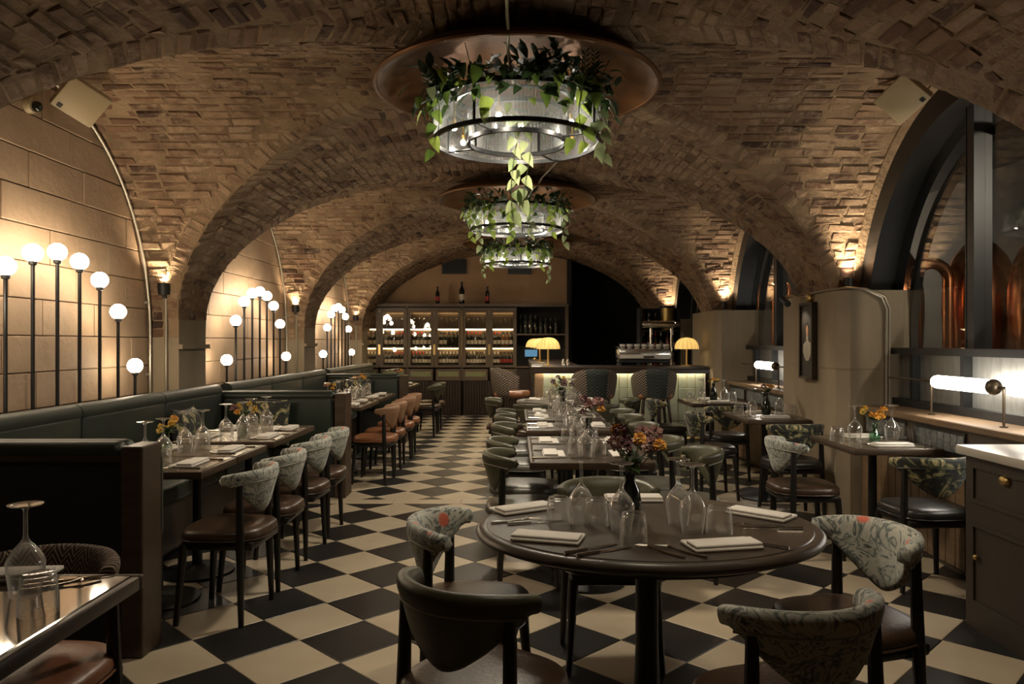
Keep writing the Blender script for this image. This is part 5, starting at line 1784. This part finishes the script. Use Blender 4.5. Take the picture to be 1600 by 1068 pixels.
O, Y_, P_, Q = 'petal_o', 'petal_y', 'petal_p', 'petal_m'
fx, fy = pix(984, 812, .75)
flowers('rt', 'dark vase with dusky pink and orange flowers on the large round table', fx, fy, [P_, P_, O, P_, Q, O, P_, Q, P_, O], VASE_D, 3, .12, .16, 8)
t = TABLES['t1'][0].location
flowers('t1', 'dusky pink flowers in a dark vase on the long middle-row table', t.x + .02, t.y - .1, [P_, Q, P_, P_, Q, O, P_], VASE_D, 5, .09, .12)
t = TABLES['t3'][0].location
flowers('t3', 'plum and yellow flowers with green leaves on the farthest middle-row table', t.x, t.y - .01, [Q, Y_, Q, P_, Q], VASE_D, 6, .10, .12, 12)
t = TABLES['a2'][0].location
flowers('a2', 'small yellow roses between the two abutting nearest-booth tables', t.x - .10, t.y - .2, [Y_, Y_, Y_, O, Y_, Y_], VASE_G, 7, .09, .10)
t = TABLES['b'][0].location
flowers('b', 'pale yellow flowers on the long nearest-booth table', t.x - .05, t.y + .02, [Y_, Y_, O, Y_, P_, Y_, Y_], VASE_G, 8, .10, .11)
t = TABLES['c1'][0].location
flowers('c1', 'small orange flowers on the near table of the second booth', t.x - .1, t.y + .0, [O, P_, O, Y_], VASE_G, 9, .08, .12)
t = TABLES['c2'][0].location
flowers('c2', 'bright orange flowers on the far table of the second booth', t.x + .02, t.y - .01, [O, O, O, Y_, O], VASE_G, 10, .08, .16)
t = TABLES['d'][0].location
flowers('d', 'orange flowers on the third booth table', t.x + .1, t.y, [O, O, P_], VASE_G, 11, .06, .12)
t = TABLES['r1'][0].location
fx, fy = t.x + .025, t.y + .02
flowers('r1', 'orange flowers in a green glass vase on the table by the tube lamp', fx, fy, [O, Y_, O, O, Y_, O, O], VASE_G, 12, .08, .13)
t = TABLES['r2'][0].location
flowers('r2', 'dark orange flowers in a dark vase beside the portrait pier', t.x + .025, t.y + .03, [O, Q, O, Y_], VASE_D, 13, .07, .08)
t = TABLES['r3'][0].location
flowers('r3', 'yellow flowers in a dark vase on the table by the bar end', t.x + .025, t.y + .02, [Y_, Y_, O], VASE_D, 14, .06, .06)
t = TABLES['rt2'][0].location
flowers('rt2', 'green leaves and yellow buds in a vase on the small round table', t.x, t.y, [Y_, Q], VASE_D, 15, .07, .08, 14)
# ================================================================ plants on the hanging lamps
def aim(d, up):
    """rotation that turns +y to d with +z near up"""
    d = Vector(d).normalized(); up = Vector(up)
    x = d.cross(up)
    if x.length < 1e-4: x = d.cross(Vector((1, 0, 0)))
    x.normalize(); z = x.cross(d)
    return Matrix((x, d, z)).transposed().to_euler()


for k, yc in enumerate(BAYS):
    rr = random.Random(50 + k)
    pt = thing('trailing_plant', 'trailing green plants draped over the %s hanging lamp' % ['nearest', 'second', 'farthest'][k], 'plant', (0, yc, 0), 0, 'plants on the hanging lamps')
    fol = MB()
    stems = MB()

    def leaf(kind, p, d, s, up=(0, 0, 1)):
        o = obj('leaf', LEAF[kind], pt, p, None, (s, s, s)); o.rotation_euler = aim(d, up)

    # bushy dark clumps on the tray
    clumps = {0: [(205, 1.2), (222, .9), (258, .6), (282, 1.3), (300, 1.1), (325, .9), (342, 1.1)], 1: [(195, 1.2), (225, 1.2), (250, .8), (290, .9), (320, 1.2), (345, 1.1)], 2: [(195, 1.1), (215, 1.1), (240, .9), (265, .9), (290, 1.0), (315, 1.1), (340, 1.0)]}[k]
    for (deg, sz) in clumps + [(20, .8), (60, .8), (100, .8), (140, .8), (170, .9)]:
        a = math.radians(deg); c = Vector((.47 * math.cos(a), .47 * math.sin(a), ZT + .01))
        for i in range(int((64 if k == 0 else 44) * sz)):
            th = a + rr.uniform(-1.4, 1.4); el = rr.uniform(-.8, 1.1)
            d = Vector((math.cos(th) * math.cos(el), math.sin(th) * math.cos(el), math.sin(el)))
            p = c + Vector((rr.gauss(0, .06), rr.gauss(0, .06), rr.uniform(-.03, .11) * sz)) + d * .02
            L = rr.uniform(.06, .13); W = L * rr.uniform(.3, .5)
            e = aim(d, (0, 0, 1)).to_matrix().to_4x4()
            rows = []
            for q in range(4):
                t_ = q / 3; w = W / 2 * math.sin(PI * (.08 + .86 * t_)); 
                rows.append([(-w, L * t_, -.3 * L * t_ * t_ + .2 * w), (0, L * t_, -.3 * L * t_ * t_), (w, L * t_, -.3 * L * t_ * t_ + .2 * w)])
            fol.grid(rows, M=Matrix.Translation(p) @ e)
        # larger leaves spilling over the rim
        if math.sin(a) < .3:
            for i in range(int((9 if k else 6) * sz)):
                th = a + rr.uniform(-.5, .5)
                out = Vector((math.cos(th), math.sin(th), 0))
                p = out * rr.uniform(.53, .60) + Vector((0, 0, ZT + rr.uniform(-.14, .05)))
                leaf(rr.choice(['leaf', 'leaf', 'leaf_d', 'leaf_v'] if k else ['leaf', 'leaf_d', 'leaf_d']), p, out * .5 + Vector((rr.uniform(-.5, .5), rr.uniform(-.3, .1), rr.uniform(-1.2, -.1))), rr.uniform(.6, 1.0), out)
    if k == 0:
        big = [(748, 115, 1.15, 'leaf'), (763, 165, 1.2, 'leaf'), (757, 182, .9, 'leaf_v'), (795, 175, .6, 'leaf_v'), (836, 122, .9, 'leaf'), (866, 150, .8, 'leaf'), (875, 125, 1.0, 'leaf'), (884, 170, .8, 'leaf_v'),
               (905, 130, .9, 'leaf'), (930, 158, .95, 'leaf'), (893, 230, .95, 'leaf'), (935, 245, .9, 'leaf_v'), (945, 170, .7, 'leaf_d'), (690, 120, .9, 'leaf'), (720, 112, .9, 'leaf_d'), (928, 205, .6, 'leaf_v'), (673, 150, .8, 'leaf_v'), (655, 165, .7, 'leaf')]
        for px, py, s, kd in big:
            Yw = yc - .56 + (abs(px - 800) / 130) ** 2 * .16
            p = Vector(((px - VPX) * Yw / FPX, Yw - yc, CAMZ + (VPY - py + 14) * Yw / FPX))
            leaf(kd, p, (rr.uniform(-.35, .35), -.25, -1), s, (0, -1, 0))
    # trailing strands
    strands = {0: [(268, .28, .62, 'leaf_v', 10), (282, .28, .55, 'leaf_v', 8), (335, .55, .42, 'leaf_v', 6), (208, .55, .40, 'leaf', 5), (315, .54, .38, 'leaf', 5)],
               1: [(210, .55, .40, 'leaf', 6), (240, .55, .35, 'leaf', 6), (262, .55, .42, 'leaf', 7), (285, .55, .40, 'leaf_v', 6), (310, .55, .36, 'leaf', 6), (335, .56, .45, 'leaf_v', 6), (222, .56, .50, 'leaf_v', 7)],
               2: [(200, .56, .45, 'leaf_v', 6), (225, .55, .35, 'leaf', 6), (250, .55, .28, 'leaf', 5), (290, .55, .30, 'leaf', 5), (318, .55, .35, 'leaf', 6), (340, .56, .55, 'leaf_v', 7)]}[k]
    for deg, r, ln, kd, n in strands:
        a = math.radians(deg)
        top = Vector((r * math.cos(a), r * math.sin(a), ZT + .02 if r > .4 else ZB + .12))
        pts = [top]
        ph = rr.random() * 6
        for i in range(1, 9):
            t_ = i / 8
            pts.append(top + Vector((.025 * math.sin(ph + 4 * t_), -.02 * t_, -ln * t_ - (.0 if r > .4 else .02))))
        stems.tube(pts, .003, 5)
        for i in range(n):
            t_ = (i + .6) / n; q = pts[0].lerp(pts[-1], t_)
            sd = 1 if i % 2 else -1
            leaf(kd, q, (sd * rr.uniform(.3, .9), -.35, -1), rr.uniform(.65, 1.0), (0, -1, .2))
    if k == 0:
        for px, py0, py1 in ((915, 118, 62), (930, 118, 70)):
            Yw = yc - .42
            X = (px - VPX) * Yw / FPX
            z0, z1 = CAMZ + (VPY - py0) * Yw / FPX, CAMZ + (VPY - py1) * Yw / FPX
            stems.tube([(X, -.42, z0), (X - .01, -.42, z1)], [.004, .0015], 5)
            for i in range(14):
                z = z0 + (z1 - z0) * i / 14; sd = 1 if i % 2 else -1
                fol.add([(X, -.42, z), (X + sd * .02, -.425, z + .015), (X + sd * .028, -.43, z + .03), (X + sd * .006, -.42, z + .018)], [(0, 1, 2, 3)])
    f_ = fol.build('foliage', M['leaf_d'], pt, 180); f_['kind'] = 'stuff'
    stems.build('vine_stem', M['stem'], pt)
